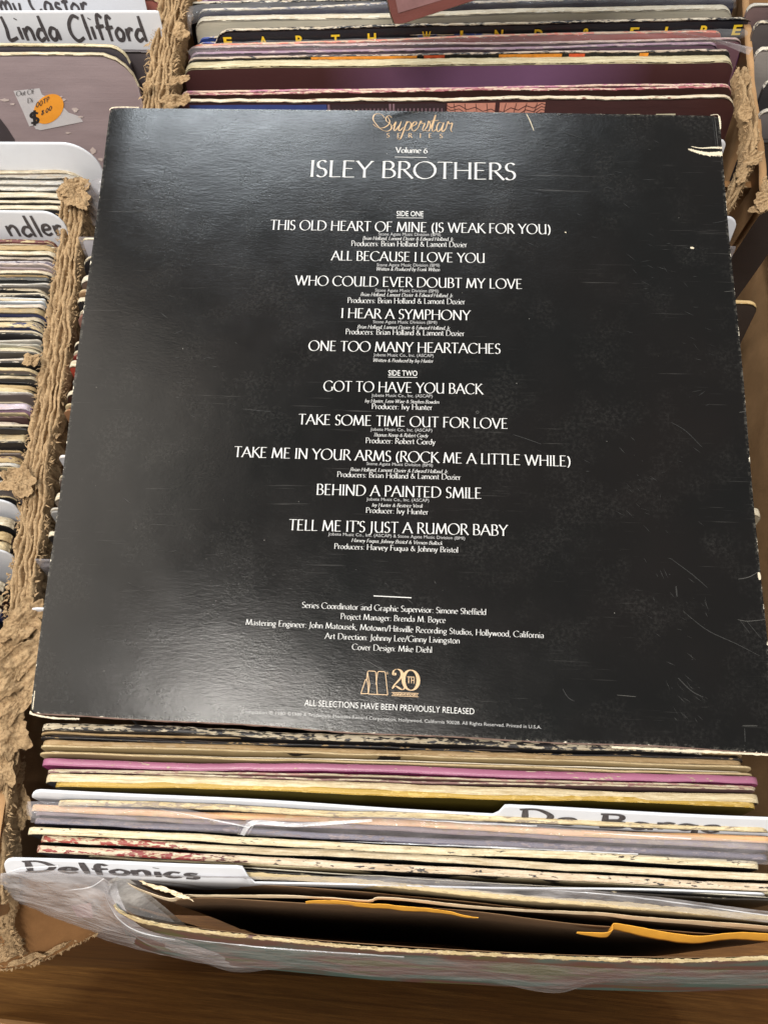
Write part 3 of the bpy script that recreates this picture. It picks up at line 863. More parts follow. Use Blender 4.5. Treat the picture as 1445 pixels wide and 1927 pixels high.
ST, JO, HDH, HDP = 'Stone Agate Music Division (BMI)', 'Jobete Music Co., Inc. (ASCAP)', 'Brian Holland, Lamont Dozier & Edward Holland, Jr.', 'Producers: Brian Holland & Lamont Dozier'
print_line('volume_line', 'Volume 6', 744, 288, 804, 289, 10.5, weight=.13)
rule(743, 296, 803, 297, .03)
print_line('artist_title', 'ISLEY BROTHERS', 581, 333, 972, 339, 31, weight=.092, serif=.11)
for t_, x0, v0, x1, v1, cp in (('SIDE ONE', 746, 407, 796.5, 407.8, 10), ('SIDE TWO', 730.4, 707, 785, 708, 10.5)):
    print_line('side_heading', t_, x0, v0, x1, v1, cp, font='sans', weight=.004)
rule(746, 410.4, 796.5, 410.8, .025); rule(730.4, 710, 785, 710.6, .025)
for t_, x0, v0, x1, v1, cp in (
    ('THIS OLD HEART OF MINE (IS WEAK FOR YOU)', 508, 432.5, 1036.5, 441, 18), ('ALL BECAUSE I LOVE YOU', 623, 490, 912.7, 495, 17.5),
    ('WHO COULD EVER DOUBT MY LOVE', 555, 537, 983, 544, 18), ('I HEAR A SYMPHONY', 641, 598.5, 885, 603, 18),
    ('ONE TOO MANY HEARTACHES', 580, 660, 942, 666, 18.5), ('GOT TO HAVE YOU BACK', 608, 736, 908, 742, 19),
    ('TAKE SOME TIME OUT FOR LOVE', 561, 798.5, 956, 807, 19), ('TAKE ME IN YOUR ARMS (ROCK ME A LITTLE WHILE)', 440, 860, 1074, 878, 19.5),
    ('BEHIND A PAINTED SMILE', 594.6, 931, 906.6, 938.5, 20), ("TELL ME IT'S JUST A RUMOR BABY", 543, 997.5, 955, 1008.5, 20)):
    print_line('track_title', t_, x0, v0, x1, v1, cp, weight=.105)
for t_, x0, v0, x1, v1 in (
    (ST, 712, 443.6, 829, 444.8), (ST, 709, 501.5, 827, 502.5), (ST, 706, 549.3, 825, 551), (ST, 702, 608.7, 822, 610),
    (JO, 702.6, 670.8, 815.5, 672.4), (JO, 699, 746.8, 813.5, 748.4), (JO, 697, 810.8, 813, 812.8), (ST, 689.6, 875.3, 814, 878.4),
    (JO, 689.6, 942, 807, 944.6), ('Jobete Music Co., Inc. (ASCAP) & Stone Agate Music Division (BMI)', 617.6, 1007.6, 874.6, 1015.8)):
    print_line('publisher_line', t_, x0, v0, x1, v1, 6, M_DIM, 'sans', .0)
for t_, x0, v0, x1, v1 in (
    (HDH, 682, 451.7, 854, 453.8), ('Written & Produced by Frank Wilson', 707, 509.6, 827, 511), (HDH, 678, 557.5, 853, 560), (HDH, 672, 618.5, 847.5, 621),
    ('Written & Produced by Ivy Hunter', 701, 681.2, 814.7, 683), ('Ivy Hunter, Leon Ware & Stephen Bowden', 686, 757.6, 826, 760), ('Thomas Kemp & Robert Gordy', 702, 821.6, 805, 823.4),
    (HDH, 658.6, 886.6, 843.5, 890.8), ('Ivy Hunter & Beatrice Verdi', 699.5, 953.4, 794.6, 955.4), ('Harvey Fuqua, Johnny Bristol & Vernon Bullock', 661, 1019.8, 832, 1025.6)):
    print_line('writer_line', t_, x0, v0, x1, v1, 6.5, M_WHITE, 'roman', .11, .22)
for t_, x0, v0, x1, v1 in (
    (HDP, 660.6, 463.2, 878.7, 465.6), (HDP, 653.6, 570.2, 875, 573), (HDP, 650, 629.2, 873.7, 632.7), ('Producer: Ivy Hunter', 699, 769.6, 813.5, 771.8),
    ('Producer: Robert Gordy', 687.6, 833.8, 819, 836.8), (HDP, 634, 897.5, 867, 903), ('Producer: Ivy Hunter', 688, 965, 806, 968.4), ('Producers: Harvey Fuqua & Johnny Bristol', 628.5, 1032.6, 862, 1040)):
    print_line('producer_line', t_, x0, v0, x1, v1, 10, weight=.10)
rule(703, 1121.5, 774, 1125, .04)
for t_, x0, v0, x1, v1 in (
    ('Series Coordinator and Graphic Supervisor: Simone Sheffield', 568, 1143.6, 914.7, 1157.4), ('Project Manager: Brenda M. Boyce', 640.5, 1165, 838.5, 1172.4),
    ('Mastering Engineer: John Matousek, Motown/Hitsville Recording Studios, Hollywood, California', 462, 1176, 1023, 1201),
    ('Art Direction: Johnny Lee/Ginny Livingston', 611, 1202, 865, 1211), ('Cover Design: Mike Diehl', 662, 1222.6, 813, 1228.4)):
    print_line('credit_line', t_, x0, v0, x1, v1, 11, weight=.095)
print_line('notice_line', 'ALL SELECTIONS HAVE BEEN PREVIOUSLY RELEASED', 572.8, 1328, 892, 1344.5, 12, font='sans', weight=-.004)
print_line('copyright_line', 'Compilation \u2117 1980. \u00a91980 & Trademark Motown Record Corporation, Hollywood, California 90028. All Rights Reserved. Printed in U.S.A.', 455, 1341.5, 1018, 1371.5, 6.5, M_DIM, 'sans', 0)

def strokes_on(name, strokes, org, sx, sy, wf, mat, slope=0.02):
    """strokes in photo-pixel offsets from org, drawn on the sleeve"""
    out = ([], [], [0])
    for pts in strokes:
        ribbon(smooth2d(pts, 6), wf, out)
    vs = []
    for x, y, l in out[0]:
        p = at(org[0] + x * sx, org[1] - y * sy + x * sx * slope, 0)
        p.z = hgt(p.x, p.y) + .012 + l * .0012
        vs.append(p)
    return mesh(name, vs, out[1], mat, ALB, None, False)

# gold script heading: units are photo pixels, baseline 247
def nibw(k, th):
    th = math.radians(th)
    return lambda dx, dy, t: .55 + k * abs(dx * math.sin(th) - dy * math.cos(th)) ** 1.5 * (1 - .55 * abs(2 * t - 1) ** 2)
SCR = [
    # S with its swashes
    [(38, 25), (33, 29), (27, 25), (28, 18), (36, 12), (37, 4), (29, -1), (18, 2), (8, 12), (2, 22), (6, 31), (18, 31), (24, 24)],
    [(2, 12), (10, 6), (20, 5), (30, 10), (34, 18), (30, 26)],
    # u
    [(40, 9), (46, 17), (42, 4), (44, 0), (52, 10)], [(56, 18), (51, 4), (53, 0), (60, 7)],
    # p
    [(67, 19), (60, -2), (54, -16), (48, -14)], [(62, 8), (70, 18), (75, 13), (70, 2), (62, 2)],
    # e
    [(75, 8), (84, 13), (85, 18), (79, 16), (76, 6), (80, 0), (88, 6)],
    # r
    [(88, 6), (94, 20), (95, 15), (101, 15), (97, 4), (99, 0)],
    # s
    [(100, 1), (106, 10), (109, 20), (112, 12), (109, 1), (102, 2)],
    # t
    [(112, 5), (122, 32), (115, 5), (118, 0), (124, 6)], [(112, 20), (128, 22)],
    # a
    [(136, 16), (129, 18), (124, 8), (126, 0), (132, 5), (138, 18)], [(138, 18), (134, 4), (136, 0), (142, 7)],
    # r
    [(142, 7), (146, 20), (148, 15), (154, 17), (151, 4), (154, 0)],
]
strokes_on('script_heading', SCR, (700, 245.5), .98, .98, nibw(2.0, -15), M_GOLD)
print_line('series_line', 'SERIES', 727, 258.8, 833, 260.2, 8, M_GOLD, 'roman', .13, track=1.15)

# gold emblem: three outlined bars that lean into an M, and a 20TH
def lw(w): return lambda dx, dy, t: w
EMB = [[(0, 0), (13, 0), (11.5, 26), (9, 27), (0, 0)],
       [(18, 0), (34, 0), (27, 43), (13.5, 43), (12.5, 40), (18, 0)],
       [(37, 0), (51.5, 0), (44.5, 43), (31, 43), (30, 40), (37, 0)]]
def straight_on(name, strokes, org, w, mat, slope):
    out = ([], [], [0])
    for pts in strokes:
        for a, b in zip(pts, pts[1:]):
            ribbon([a, b], lw(w), out)
    vs = []
    for x, y, l in out[0]:
        p = at(org[0] + x, org[1] - y + x * slope, 0); p.z = hgt(p.x, p.y) + .012 + l * .0012; vs.append(p)
    return mesh(name, vs, out[1], mat, ALB, None, False)
EMB = [[(0, 0), (14, 1), (13.5, 18), (11, 27), (9, 27), (0, 0)],
       [(14, 0), (31, 0), (28, 42), (26, 43.5), (14.5, 43.5), (12.5, 41), (11, 27)],
       [(33, 0), (50.5, 0), (46, 42), (44, 43.5), (33.5, 43.5), (31.5, 41), (28.5, 18)],
       [(14, 0), (16.5, 18), (12.6, 41)], [(33, 0), (31, 0)]]
straight_on('emblem', EMB, (679, 1305.5), 1.5, M_GOLD, .045)
TW = [[(1, 30), (3, 38), (10, 41), (17, 37), (18, 29), (12, 20), (4, 11), (0, 4)], [(0, 4), (6, 9), (14, 5), (20, 3), (24, 8)], [(1, 30), (5, 30), (6, 34)]]
strokes_on('anniversary_number', TW, (738, 1300), 1, 1, nibw(5.0, 10), M_GOLD, .045)
ZR = [A_(36, 22, 14, 19, 90, 450, 20)]
out = ([], [], [0]); th0 = 0
ribbon(ZR[0], lambda dx, dy, t: 1.6 + 5.5 * abs(dy) ** 2, out)
ribbon([(29, 28), (43, 28)], lw(1.3), out); ribbon([(32, 28), (32, 16)], lw(1.6), out); ribbon([(37, 27), (37, 16)], lw(1.3), out); ribbon([(42, 27), (42, 16)], lw(1.3), out); ribbon([(37, 22), (42, 22)], lw(1.2), out)
vs = []
for x, y, l in out[0]:
    p = at(737 + x, 1300.5 - y + x * .045, 0); p.z = hgt(p.x, p.y) + .012 + l * .0012; vs.append(p)
mesh('anniversary_number', vs, out[1], M_GOLD, ALB, None, False)
rule(736.6, 1303, 787.6, 1305, .025, M_GOLD); rule(736.6, 1309, 787.6, 1311.5, .025, M_GOLD)
print_line('anniversary_line', 'ANNIVERSARY', 738, 1307.6, 786.5, 1309.7, 3.2, M_GOLD, 'roman', .2)
print_line('registered_mark', '\u00ae', 727, 1269, 731, 1269.2, 5, M_GOLD, 'sans', 0)

# damage that stands out: the tear near the upper right corner, rubbed marks, creases, scratches
M_TEAR = plain('torn_paper', rgb(198, 188, 166), .85, .15, 6, .6)
def blob_strip(name, pts, wfun, mat, lift=.015, jag=.3, seed=0, par=None, hump=0.0):
    """ragged strip along photo pixels on the sleeve face, widths in px"""
    P = [on_face(u, v, lift) for u, v in pts]
    n = 40; vs = []
    for i in range(n):
        t = i / (n - 1)
        p = lerp_poly(P, t); q = lerp_poly(P, min(1, t + .02)) - lerp_poly(P, max(0, t - .02))
        nn = V((-q.y, q.x, 0)).normalized()
        w = wfun(t) / 42.0
        for s in (-1, -.4, .4, 1):
            j = 1 + jag * N3(i * .9, s * 3, seed)
            z = hump * (1 - abs(s)) 
            vs.append(p + nn * w * s * j * .5 + V((0, 0, z + .004 * N3(i, s, seed))))
    return mesh(name, vs, grid_faces(4, n), mat, par or ALB)
blob_strip('tear', [(1358, 289), (1330, 290), (1312, 286), (1294, 281)], lambda t: 10 * (1 - t) ** .5 + 1.5, M_TEAR, jag=1.3, seed=2, hump=.03)
blob_strip('tear', [(1358, 278), (1340, 278), (1318, 279), (1300, 276)], lambda t: 4 * (1 - t) + 1.2, M_TEAR, jag=.9, seed=5, hump=.02)
blob_strip('tear', [(1336, 217), (1350, 216), (1354, 228), (1355, 243)], lambda t: 1.6 + 2.4 * t * (1 - t) * 4 * (t > .4), M_TEAR, jag=.6, seed=7, hump=.02)
M_SCR = plain('scratch_mark', rgb(62, 61, 58), .6, .3, 8, 0)
M_SCR2 = plain('faint_scratch', rgb(30, 30, 29), .5, .3, 8, 0)
for k, (pts, w, mt) in enumerate((
    ([(990, 214), (997, 228), (1004, 246)], 2.2, M_TEAR), ([(1344, 222), (1350, 275)], 1.5, M_SCR), ([(1340, 222), (1346, 275)], 1.2, M_SCR2),
    ([(1388, 1090), (1408, 1086), (1426, 1076)], 1.6, M_SCR), ([(1427, 1077), (1429, 1091)], 6, M_TEAR), ([(1387, 1166), (1405, 1169), (1438, 1166)], 1.6, M_SCR),
    ([(1390, 1166), (1410, 1192)], 1.4, M_SCR2), ([(1403, 1168), (1432, 1202)], 1.6, M_SCR2), ([(1284, 1150), (1330, 1186), (1385, 1212), (1428, 1234)], 1.8, M_SCR2),
    ([(1262, 1052), (1300, 1080), (1330, 1106)], 1.6, M_SCR2), ([(1275, 1276), (1300, 1300), (1322, 1312)], 2.2, M_SCR2), ([(1298, 466), (1305, 467)], 5, M_TEAR),
    ([(965, 818), (990, 826), (1018, 836)], 1.4, M_SCR2), ([(1262, 795), (1290, 812), (1320, 842)], 1.6, M_SCR2), ([(690, 1243), (712, 1256), (735, 1268)], 2.0, M_SCR2),
    ([(1396, 1366), (1424, 1366)], 1.6, M_SCR), ([(1400, 1370), (1401, 1396)], 1.8, M_SCR2), ([(1160, 1308), (1196, 1311)], 1.2, M_SCR),
    ([(1370, 414), (1340, 420)], 1.2, M_SCR2), ([(1382, 547), (1362, 549)], 1.2, M_SCR), ([(1403, 774), (1390, 776)], 1.4, M_SCR), 
    ([(1271, 1103), (1273, 1123)], 3, M_SCR2), ([(1058, 1296), (1068, 1312), (1080, 1320)], 1.2, M_SCR2), ([(455, 770), (510, 775)], 1.0, M_SCR2),
    ([(1062, 437), (1065, 438)], 3, M_TEAR), ([(1060, 250), (1100, 262)], 1.2, M_SCR2))):
    blob_strip('scratch', pts, lambda t, w=w: w * (.5 + 1.4 * t * (1 - t)), mt, .013, .8, k)
for k, (pts, w) in enumerate((([(58, 1338), (62, 1344), (100, 1351), (150, 1353)], 5), ([(1150, 1406), (1250, 1411), (1340, 1415), (1455, 1421)], 6), ([(206, 206), (216, 201), (262, 202)], 4),
                              ([(62, 1335), (66, 1300)], 3))):
    blob_strip('rubbed_edge', pts, lambda t, w=w: w * (.5 + .6 * abs(N3(t * 9, w))), M_TEAR, .014, .9, 30 + k)
# clustered hairline scuffs, joined: too many and too fine to count
hv, hf = [], []
rr = random.Random(5)
for cu, cv, n_, sp_, ang in ((1330, 1150, 60, 70, .6), (1240, 520, 30, 60, .2), (300, 700, 26, 70, .1), (1180, 900, 30, 60, .5), (220, 1050, 24, 50, .1), (420, 300, 22, 60, 1.2), (1150, 300, 24, 60, .3), (700, 1180, 22, 70, .4), (1300, 1330, 34, 50, .7), (1340, 700, 24, 40, .1)):
    for _ in range(n_):
        u, v = rr.gauss(cu, sp_), rr.gauss(cv, sp_)
        if not (230 < u < 1330 and 235 < v < 1370): continue
        l_ = rr.uniform(4, 26); a_ = ang + rr.gauss(0, .35); w_ = rr.uniform(.006, .016)
        p, q = on_face(u, v, .0125), on_face(u + l_ * math.cos(a_), v + l_ * math.sin(a_), .0125)
        d_ = (q - p).normalized(); n2 = V((-d_.y, d_.x, 0)) * w_; b_ = len(hv)
        hv += [p, (p + q) / 2 - n2, (p + q) / 2 + n2, q]; hf += [(b_, b_ + 1, b_ + 3, b_ + 2)]
hs = mesh('fine_scuffs', hv, hf, M_SCR2, ALB, None, False); hs['kind'] = 'stuff'
# small raised ring stuck near the middle
rg = []
for i in range(14):
    a = i / 14 * 2 * math.pi
    for r_ in (.05, .075):
        p = on_face(898, 776, .014); rg.append(p + V((math.cos(a) * r_, math.sin(a) * r_, 0)))
mesh('scratch', rg, [(2 * i, 2 * i + 1, (2 * i + 3) % 28, (2 * i + 2) % 28) for i in range(14)], M_SCR, ALB)

# ------------------------------------------------------------------ records behind / above the black sleeve
def face_point(info, u, h, lift=.03):
    T, Lp, X_, D, N_, W_ = info[0]
    bow, sd, wob = SURF[T.name]
    return Lp + X_ * u + D * h + N_ * (info[1] / 2 * TH[0] + lift + warp(u, h, W_, bow, sd, wob))
def panel(info, name, u0, u1, h0, h1, mat, lift=.02):
    """flat print on a sleeve's face"""
    n = 10; vs = []
    for h in (h0, h1):
        for i in range(n):
            vs.append(face_point(info, u0 + (u1 - u0) * i / (n - 1), h, lift))
    return mesh(name, vs, grid_faces(n, 2), mat, info[0][0], None, False)
def letters(info, name, text, u0, h_base, u1, cap, mat, font='sans', weight=.03, lift=.06, **k):
    if font == 'sans': vs, fs, w = sans(text, 1, weight)
    elif font == 'roman': vs, fs, w = roman(text, weight, **k)
    else: vs, fs, w = hand(text, weight, **k)
    return mesh(name, [face_point(info, u0 + x / w * (u1 - u0), h_base - y * cap, lift + l * .001) for x, y, l in vs], fs, mat, info[0][0], None, False)

G2 = 'record sleeves standing in the back box'
# front-most, with the printed windows
sa = (pix(326, 190, 1388, 179, -2.67, 'brown sleeve with a salmon web pattern and blue panel just above the black sleeve', rgb(70, 42, 40), rgb(230, 220, 200), .16, .18, t=.34, spine=rgb(120, 70, 60), sw=.8, rag=.05, group=G2, cr=.9), .34)
M_SALM = plain('salmon_print', rgb(206, 142, 122), .5, .08, 3, .1); M_BLUE = plain('blue_print', rgb(58, 72, 128), .5, .1, 2, .1)
M_DKP = plain('dark_print', rgb(66, 40, 40), .5, .1, 2, .1); M_PALE = plain('pale_print', rgb(206, 200, 172), .5, .05, 2, .1)
M_BARS = plain('bar_print', rgb(60, 44, 46), .5, .1, 2, .1); M_MAUV = plain('mauve_print', rgb(140, 112, 120), .5, .1, 2, .1)
panel(sa, 'blue_panel', .9, 8.7, .22, 4.5, M_BLUE)
panel(sa, 'barred_panel', 8.95, 12.2, .22, 4.5, M_BARS); panel(sa, 'barred_panel', 12.55, 15.4, .22, 4.5, M_BARS)
for u in (8.75, 12.22, 12.42): panel(sa, 'panel_rule', u, u + .12, .22, 4.5, M_MAUV, .03)
for i in range(14): panel(sa, 'bar', 9.1 + i * .225, 9.17 + i * .225, .5, 4.4, M_MAUV, .03)
for i in range(12): panel(sa, 'bar', 12.7 + i * .225, 12.77 + i * .225, .5, 4.4, M_MAUV, .03)
panel(sa, 'salmon_panel', 15.5, 18.2, .22, 4.5, M_SALM); panel(sa, 'salmon_panel', 18.45, 21.0, .22, 4.5, M_SALM)
for (u0, u1, s) in ((15.5, 18.2, 1), (18.45, 21.0, -1)):
    for i in range(5):
        out = ([], [], [0])
        ux = (u0 + .1) if s > 0 else (u1 - .1)
        a = [(u0 + (u1 - u0) * k / 12, .35 + .16 * i + (.35 + .2 * i) * ((k / 12) if s > 0 else (1 - k / 12)) + .10 * math.sin(k * 1.57)) for k in range(13)]
        ribbon(a, lw(.04), out)
        mesh('web_line', [face_point(sa, x, y, .035 + l * .001) for x, y, l in out[0]], out[1], M_DKP, sa[0][0], None, False)
    for i in range(4):
        out = ([], [], [0]); x = u0 + (i + .6) * (u1 - u0) / 4.4
        ribbon([(x, .24), (x + .1 * s, .8), (x - .1 * s, 1.6)], lw(.035), out)
        mesh('web_line', [face_point(sa, x, y, .04) for x, y, l in out[0]], out[1], M_DKP, sa[0][0], None, False)
for u0, u1 in ((22.7, 23.95), (24.4, 24.95), (25.5, 26.4), (27.3, 28.4)): panel(sa, 'title_print', u0, u1, .93, 1.5, M_PALE, .03)
sb = (pix(336, 176, 1380, 161, -2.8, 'thin dark brown sleeve with a worn rim between the purple and web patterned ones', DKBR, rgb(226, 200, 186), .14, .12, t=.26, spine=rgb(150, 84, 90), sw=.45, rag=.02, group=G2, cr=.5), .26)
pix(338, 171, 1379, 157, -2.85, 'narrow pinkish sleeve rim directly in front of the purple sleeve', rgb(80, 50, 60), rgb(226, 200, 186), .1, .12, t=.22, spine=rgb(170, 110, 130), sw=.4, rag=.02, group=G2, cr=.5)

def purple_mat():
    m = NT('purple_brown_print')
    tc = m.n('ShaderNodeTexCoord'); sp = m.n('ShaderNodeSeparateXYZ'); m.put(sp.inputs[0], tc.outputs['Object'])
    x = m.math('MULTIPLY', sp.outputs[0], 100)
    f = m.math('MULTIPLY', m.mapr(x, -8, 0), m.mapr(x, 11, 4))
    c = m.mix(f, rgb(74, 44, 44), rgb(128, 92, 126))
    n = m.noise(m.coords('Object', (1, 2, 2)), 1.6, 6, .7)
    uvn = m.n('ShaderNodeUVMap'); s2 = m.n('ShaderNodeSeparateXYZ'); m.put(s2.inputs[0], uvn.outputs[0])
    msk = m.mapr(m.math('SUBTRACT', m.math('MULTIPLY_ADD', n, 2.0, -.98), m.math('DIVIDE', s2.outputs[1], .22)), 0, .06)
    fl = m.mapr(n, .70, .74)
    c = m.mix(m.math('MAXIMUM', msk, m.math('MULTIPLY', fl, .7)), c, rgb(226, 214, 200))
    m.put(m.b.inputs['Base Color'], c); m.b.inputs['Roughness'].default_value = .45
    m.bump(n, .25, .04)
    return m.m
Tp = pix(345, 122, 1381, 106, -2.9, 'purple and brown sleeve with a wide cream spine above the black sleeve', rgb(74, 44, 44), rgb(216, 208, 176), .0, .1, t=.92, spine=rgb(206, 198, 166), sw=.9, rag=.02, group=G2, cr=.6, seg=80)
for ch in Tp[0].children:
    if ch.name.startswith('cover'):
        ch.data.materials[0] = purple_mat()
sf = (pix(352, 108, 1376, 92, -2.9, 'black sleeve with orange flame print behind the wide cream spine', rgb(30, 30, 32), rgb(220, 205, 190), .2, .14, t=.24, spine=rgb(50, 48, 50), sw=.5, rag=.02, group=G2), .24)
M_ORNG = plain('orange_print', rgb(232, 150, 50), .5, .25, 3, 0); M_REDO = plain('red_orange_print', rgb(214, 90, 50), .5, .2, 3, 0)
for u0, u1, mt in ((7.2, 13.3, M_ORNG), (13.7, 14.9, M_REDO), (18.0, 21.6, M_ORNG), (22.0, 22.9, M_REDO), (26.0, 26.5, M_ORNG)):
    panel(sf, 'flame_panel', u0, u1, .05, 1.2, mt, .05)
pix(356, 98, 1352, 80, -3.0, 'greyish mauve sleeve under loose clear plastic in the back box', rgb(120, 92, 110), rgb(210, 190, 196), .1, .12, t=.3, spine=rgb(150, 120, 140), sw=.3, rag=.01, group=G2)
pix(352, 88, 1398, 72, -3.1, 'pale mauve sleeve edge behind the plastic wrapped one in the back box', rgb(130, 96, 106), rgb(216, 196, 190), .1, .12, t=.28, spine=rgb(170, 140, 140), sw=.3, rag=.01, group=G2)
pix(358, 83, 1360, 56, -3.2, 'orange red sleeve edge in front of the blue one in the back box', rgb(170, 70, 54), rgb(226, 196, 170), .1, .12, t=.26, spine=rgb(206, 104, 80), sw=.42, rag=.02, group=G2)
pix(366, 77, 1376, 50, -3.4, 'thin blue sleeve edge, the nearer of two blue ones in the back box', rgb(44, 62, 120), rgb(222, 210, 190), .14, .14, t=.22, spine=rgb(60, 80, 150), sw=.46, rag=.03, group=G2, cr=.6)
pix(370, 70, 1376, 44, -3.5, 'thin blue sleeve edge, the farther of two blue ones in the back box', rgb(44, 62, 120), rgb(222, 210, 190), .14, .14, t=.22, spine=rgb(60, 80, 150), sw=.46, rag=.03, group=G2, cr=.6)
se = (pix(400, 55, 1430, 30, -2.82, 'black sleeve with widely spaced yellow capitals along its top in the back box', rgb(34, 36, 42), rgb(220, 212, 196), .10, .10, t=.3, spine=rgb(40, 42, 48), sw=.42, rag=.015, group=G2, cr=1.1, gloss=.25), .3)
LET = [('E', 419), ('A', 487), ('R', 557), ('T', 625), ('H', 694), (',', 735), ('W', 798), ('I', 870), ('N', 935), ('D', 1010), ('&', 1100), ('F', 1190), ('I', 1255), ('R', 1322), ('E', 1383)]
for ch, px in LET:
    u = (px - 400) / 1030 * se[0][5] - .0
    letters(se, 'title_letter', ch, u, .90, u + (.5 if ch not in 'I,' else .16), .56, M_YEL, 'sans', .03, .08)
pix(366, 34, 1380, 12, -3.2, 'thick pale cream sleeve in a plastic cover behind the black one with yellow capitals', rgb(214, 208, 188), rgb(228, 222, 204), .3, .4, t=.7, spine=rgb(216, 210, 192), sw=.6, rag=.01, group=G2, cr=.7)
pix(372, 16, 1384, -8, -3.2, 'dark blue sleeve with a pale rim near the upper edge of the photo', rgb(40, 44, 70), rgb(220, 214, 200), .14, .14, t=.3, spine=rgb(60, 62, 84), sw=.5, rag=.02, group=G2)
pix(350, 4, 1360, -22, -3.2, 'black sleeve with a white rim at the upper photo edge, back box', rgb(30, 30, 34), rgb(226, 220, 206), .14, .14, t=.3, sw=.5, rag=.02, group=G2)
pix(1392 - 1020, -2, 1402, -30, -4.0, 'purple sleeve whose right side shows beside the others in the back box', rgb(106, 52, 100), rgb(206, 180, 196), .1, .14, t=.3, sw=.3, rag=.02, group=G2)
for k_ in range(5):
    p0, p1 = at(350, -20, -3.0), at(1380, -40, -3.0)
    dy = V((0, 1.2 + k_ * 1.6, 0))
# the purple sleeve corner peeping right of the cream spine
pix(372, 100, 1402, 84, -3.6, 'violet sleeve corner showing right of the wide cream spine', rgb(96, 50, 92), rgb(206, 180, 196), .05, .1, t=.24, sw=.2, rag=.01, group=G2, cr=1.2)

# the dark red sleeve held over the back box, only its lower corner in the picture
hr = thing('album_sleeve', at(800, 20, 3.5), 'dark red brown sleeve lying askew, its corner pointing down from the upper photo edge', 'record sleeve')
HA, HB, HC = at(741, 50, 3.0), at(905, -4, 3.3), at(699, -14, 4.2)
ux = (HB - HA).normalized(); uy = (HC - HA); uy = (uy - ux * uy.dot(ux)).normalized(); un = ux.cross(uy).normalized()
if un.z < 0: un = -un
M_DKRED = worn(rgb(106, 58, 52), rgb(200, 170, 130), .05, .16, .35)
vs, uv = [], []
n = 50
for j in range(n):
    for i in range(n):
        s, t = (i / (n - 1)) ** 2 * 31, (j / (n - 1)) ** 2 * 31
        k = .12 * max(0, .5 - s) * max(0, .5 - t)
        p = HA + ux * (s + k * 3) + uy * (t + k * 3) + un * (.12 * fbm((s * .15, t * .15, 3)) + .006 * fbm((s, t * 2, 1)))
        vs.append(p); uv.append((s, min(s, t, 31 - s, 31 - t)))
mesh('front_cover', vs, grid_faces(n, n), M_DKRED, hr, uv)
vs2 = [p - un * .28 for p in vs]
mesh('back_cover', vs2, [f[::-1] for f in grid_faces(n, n)], M_KRAFT, hr, uv)
def rim(name, idx, mat):
    q = []
    for z in (-.01, -.12, -.27):
        for i in idx:
            q.append(vs[i] + un * z + (vs[i] - vs[n * n // 2 + n // 2]).normalized() * (.02 + .03 * abs(fbm((i * .7, z * 9, 2)))))
    mesh(name, q, grid_faces(len(idx), 3), mat, hr, [(0, 0)] * len(q))
rim('lower_edge', list(range(n)), worn(TAN, CREAM, .1, 50, .8)); rim('left_edge', [j * n for j in range(n)], worn(DKBR, CREAM, .1, 50, .8))
panel_pts = [HA + ux * a + uy * b + un * .05 for a, b in ((.35, .5), (9, .3), (9, 9), (.6, 9))]
mesh('grey_panel', panel_pts, [(0, 1, 2, 3)], plain('mauve_grey_print', rgb(126, 92, 92), .3, .15, 2, .2), hr, None, False)

# ------------------------------------------------------------------ left boxes: sleeves seen at their right ends
G3 = 'record sleeves standing in the left box'
def lsleeve(v, x_end, z, label, front, slope=0.0, **k):
    """v: pixel row at the frame's left edge side, x_end: pixel column of its right end"""
    R_ = at(x_end, v + slope, z); L_ = R_ + V((-31.3, 0.0 - .35, 0))
    return sleeve(L_, R_, label, front, group=k.pop('group', G3), **k)

ORD = ['first', 'second', 'third', 'fourth', 'fifth', 'sixth', 'seventh', 'eighth', 'ninth', 'tenth', 'eleventh', 'twelfth', 'thirteenth', 'fourteenth', 'fifteenth', 'sixteenth', 'seventeenth', 'eighteenth',
       'nineteenth', 'twentieth', 'twenty-first', 'twenty-second', 'twenty-third', 'twenty-fourth', 'twenty-fifth', 'twenty-sixth', 'twenty-seventh', 'twenty-eighth', 'twenty-ninth', 'thirtieth', 'thirty-first', 'thirty-second', 'thirty-third', 'thirty-fourth', 'thirty-fifth', 'thirty-sixth']
C1, C2, C3, C4 = rgb(220, 212, 192), rgb(212, 196, 160), rgb(206, 204, 198), rgb(190, 168, 128)
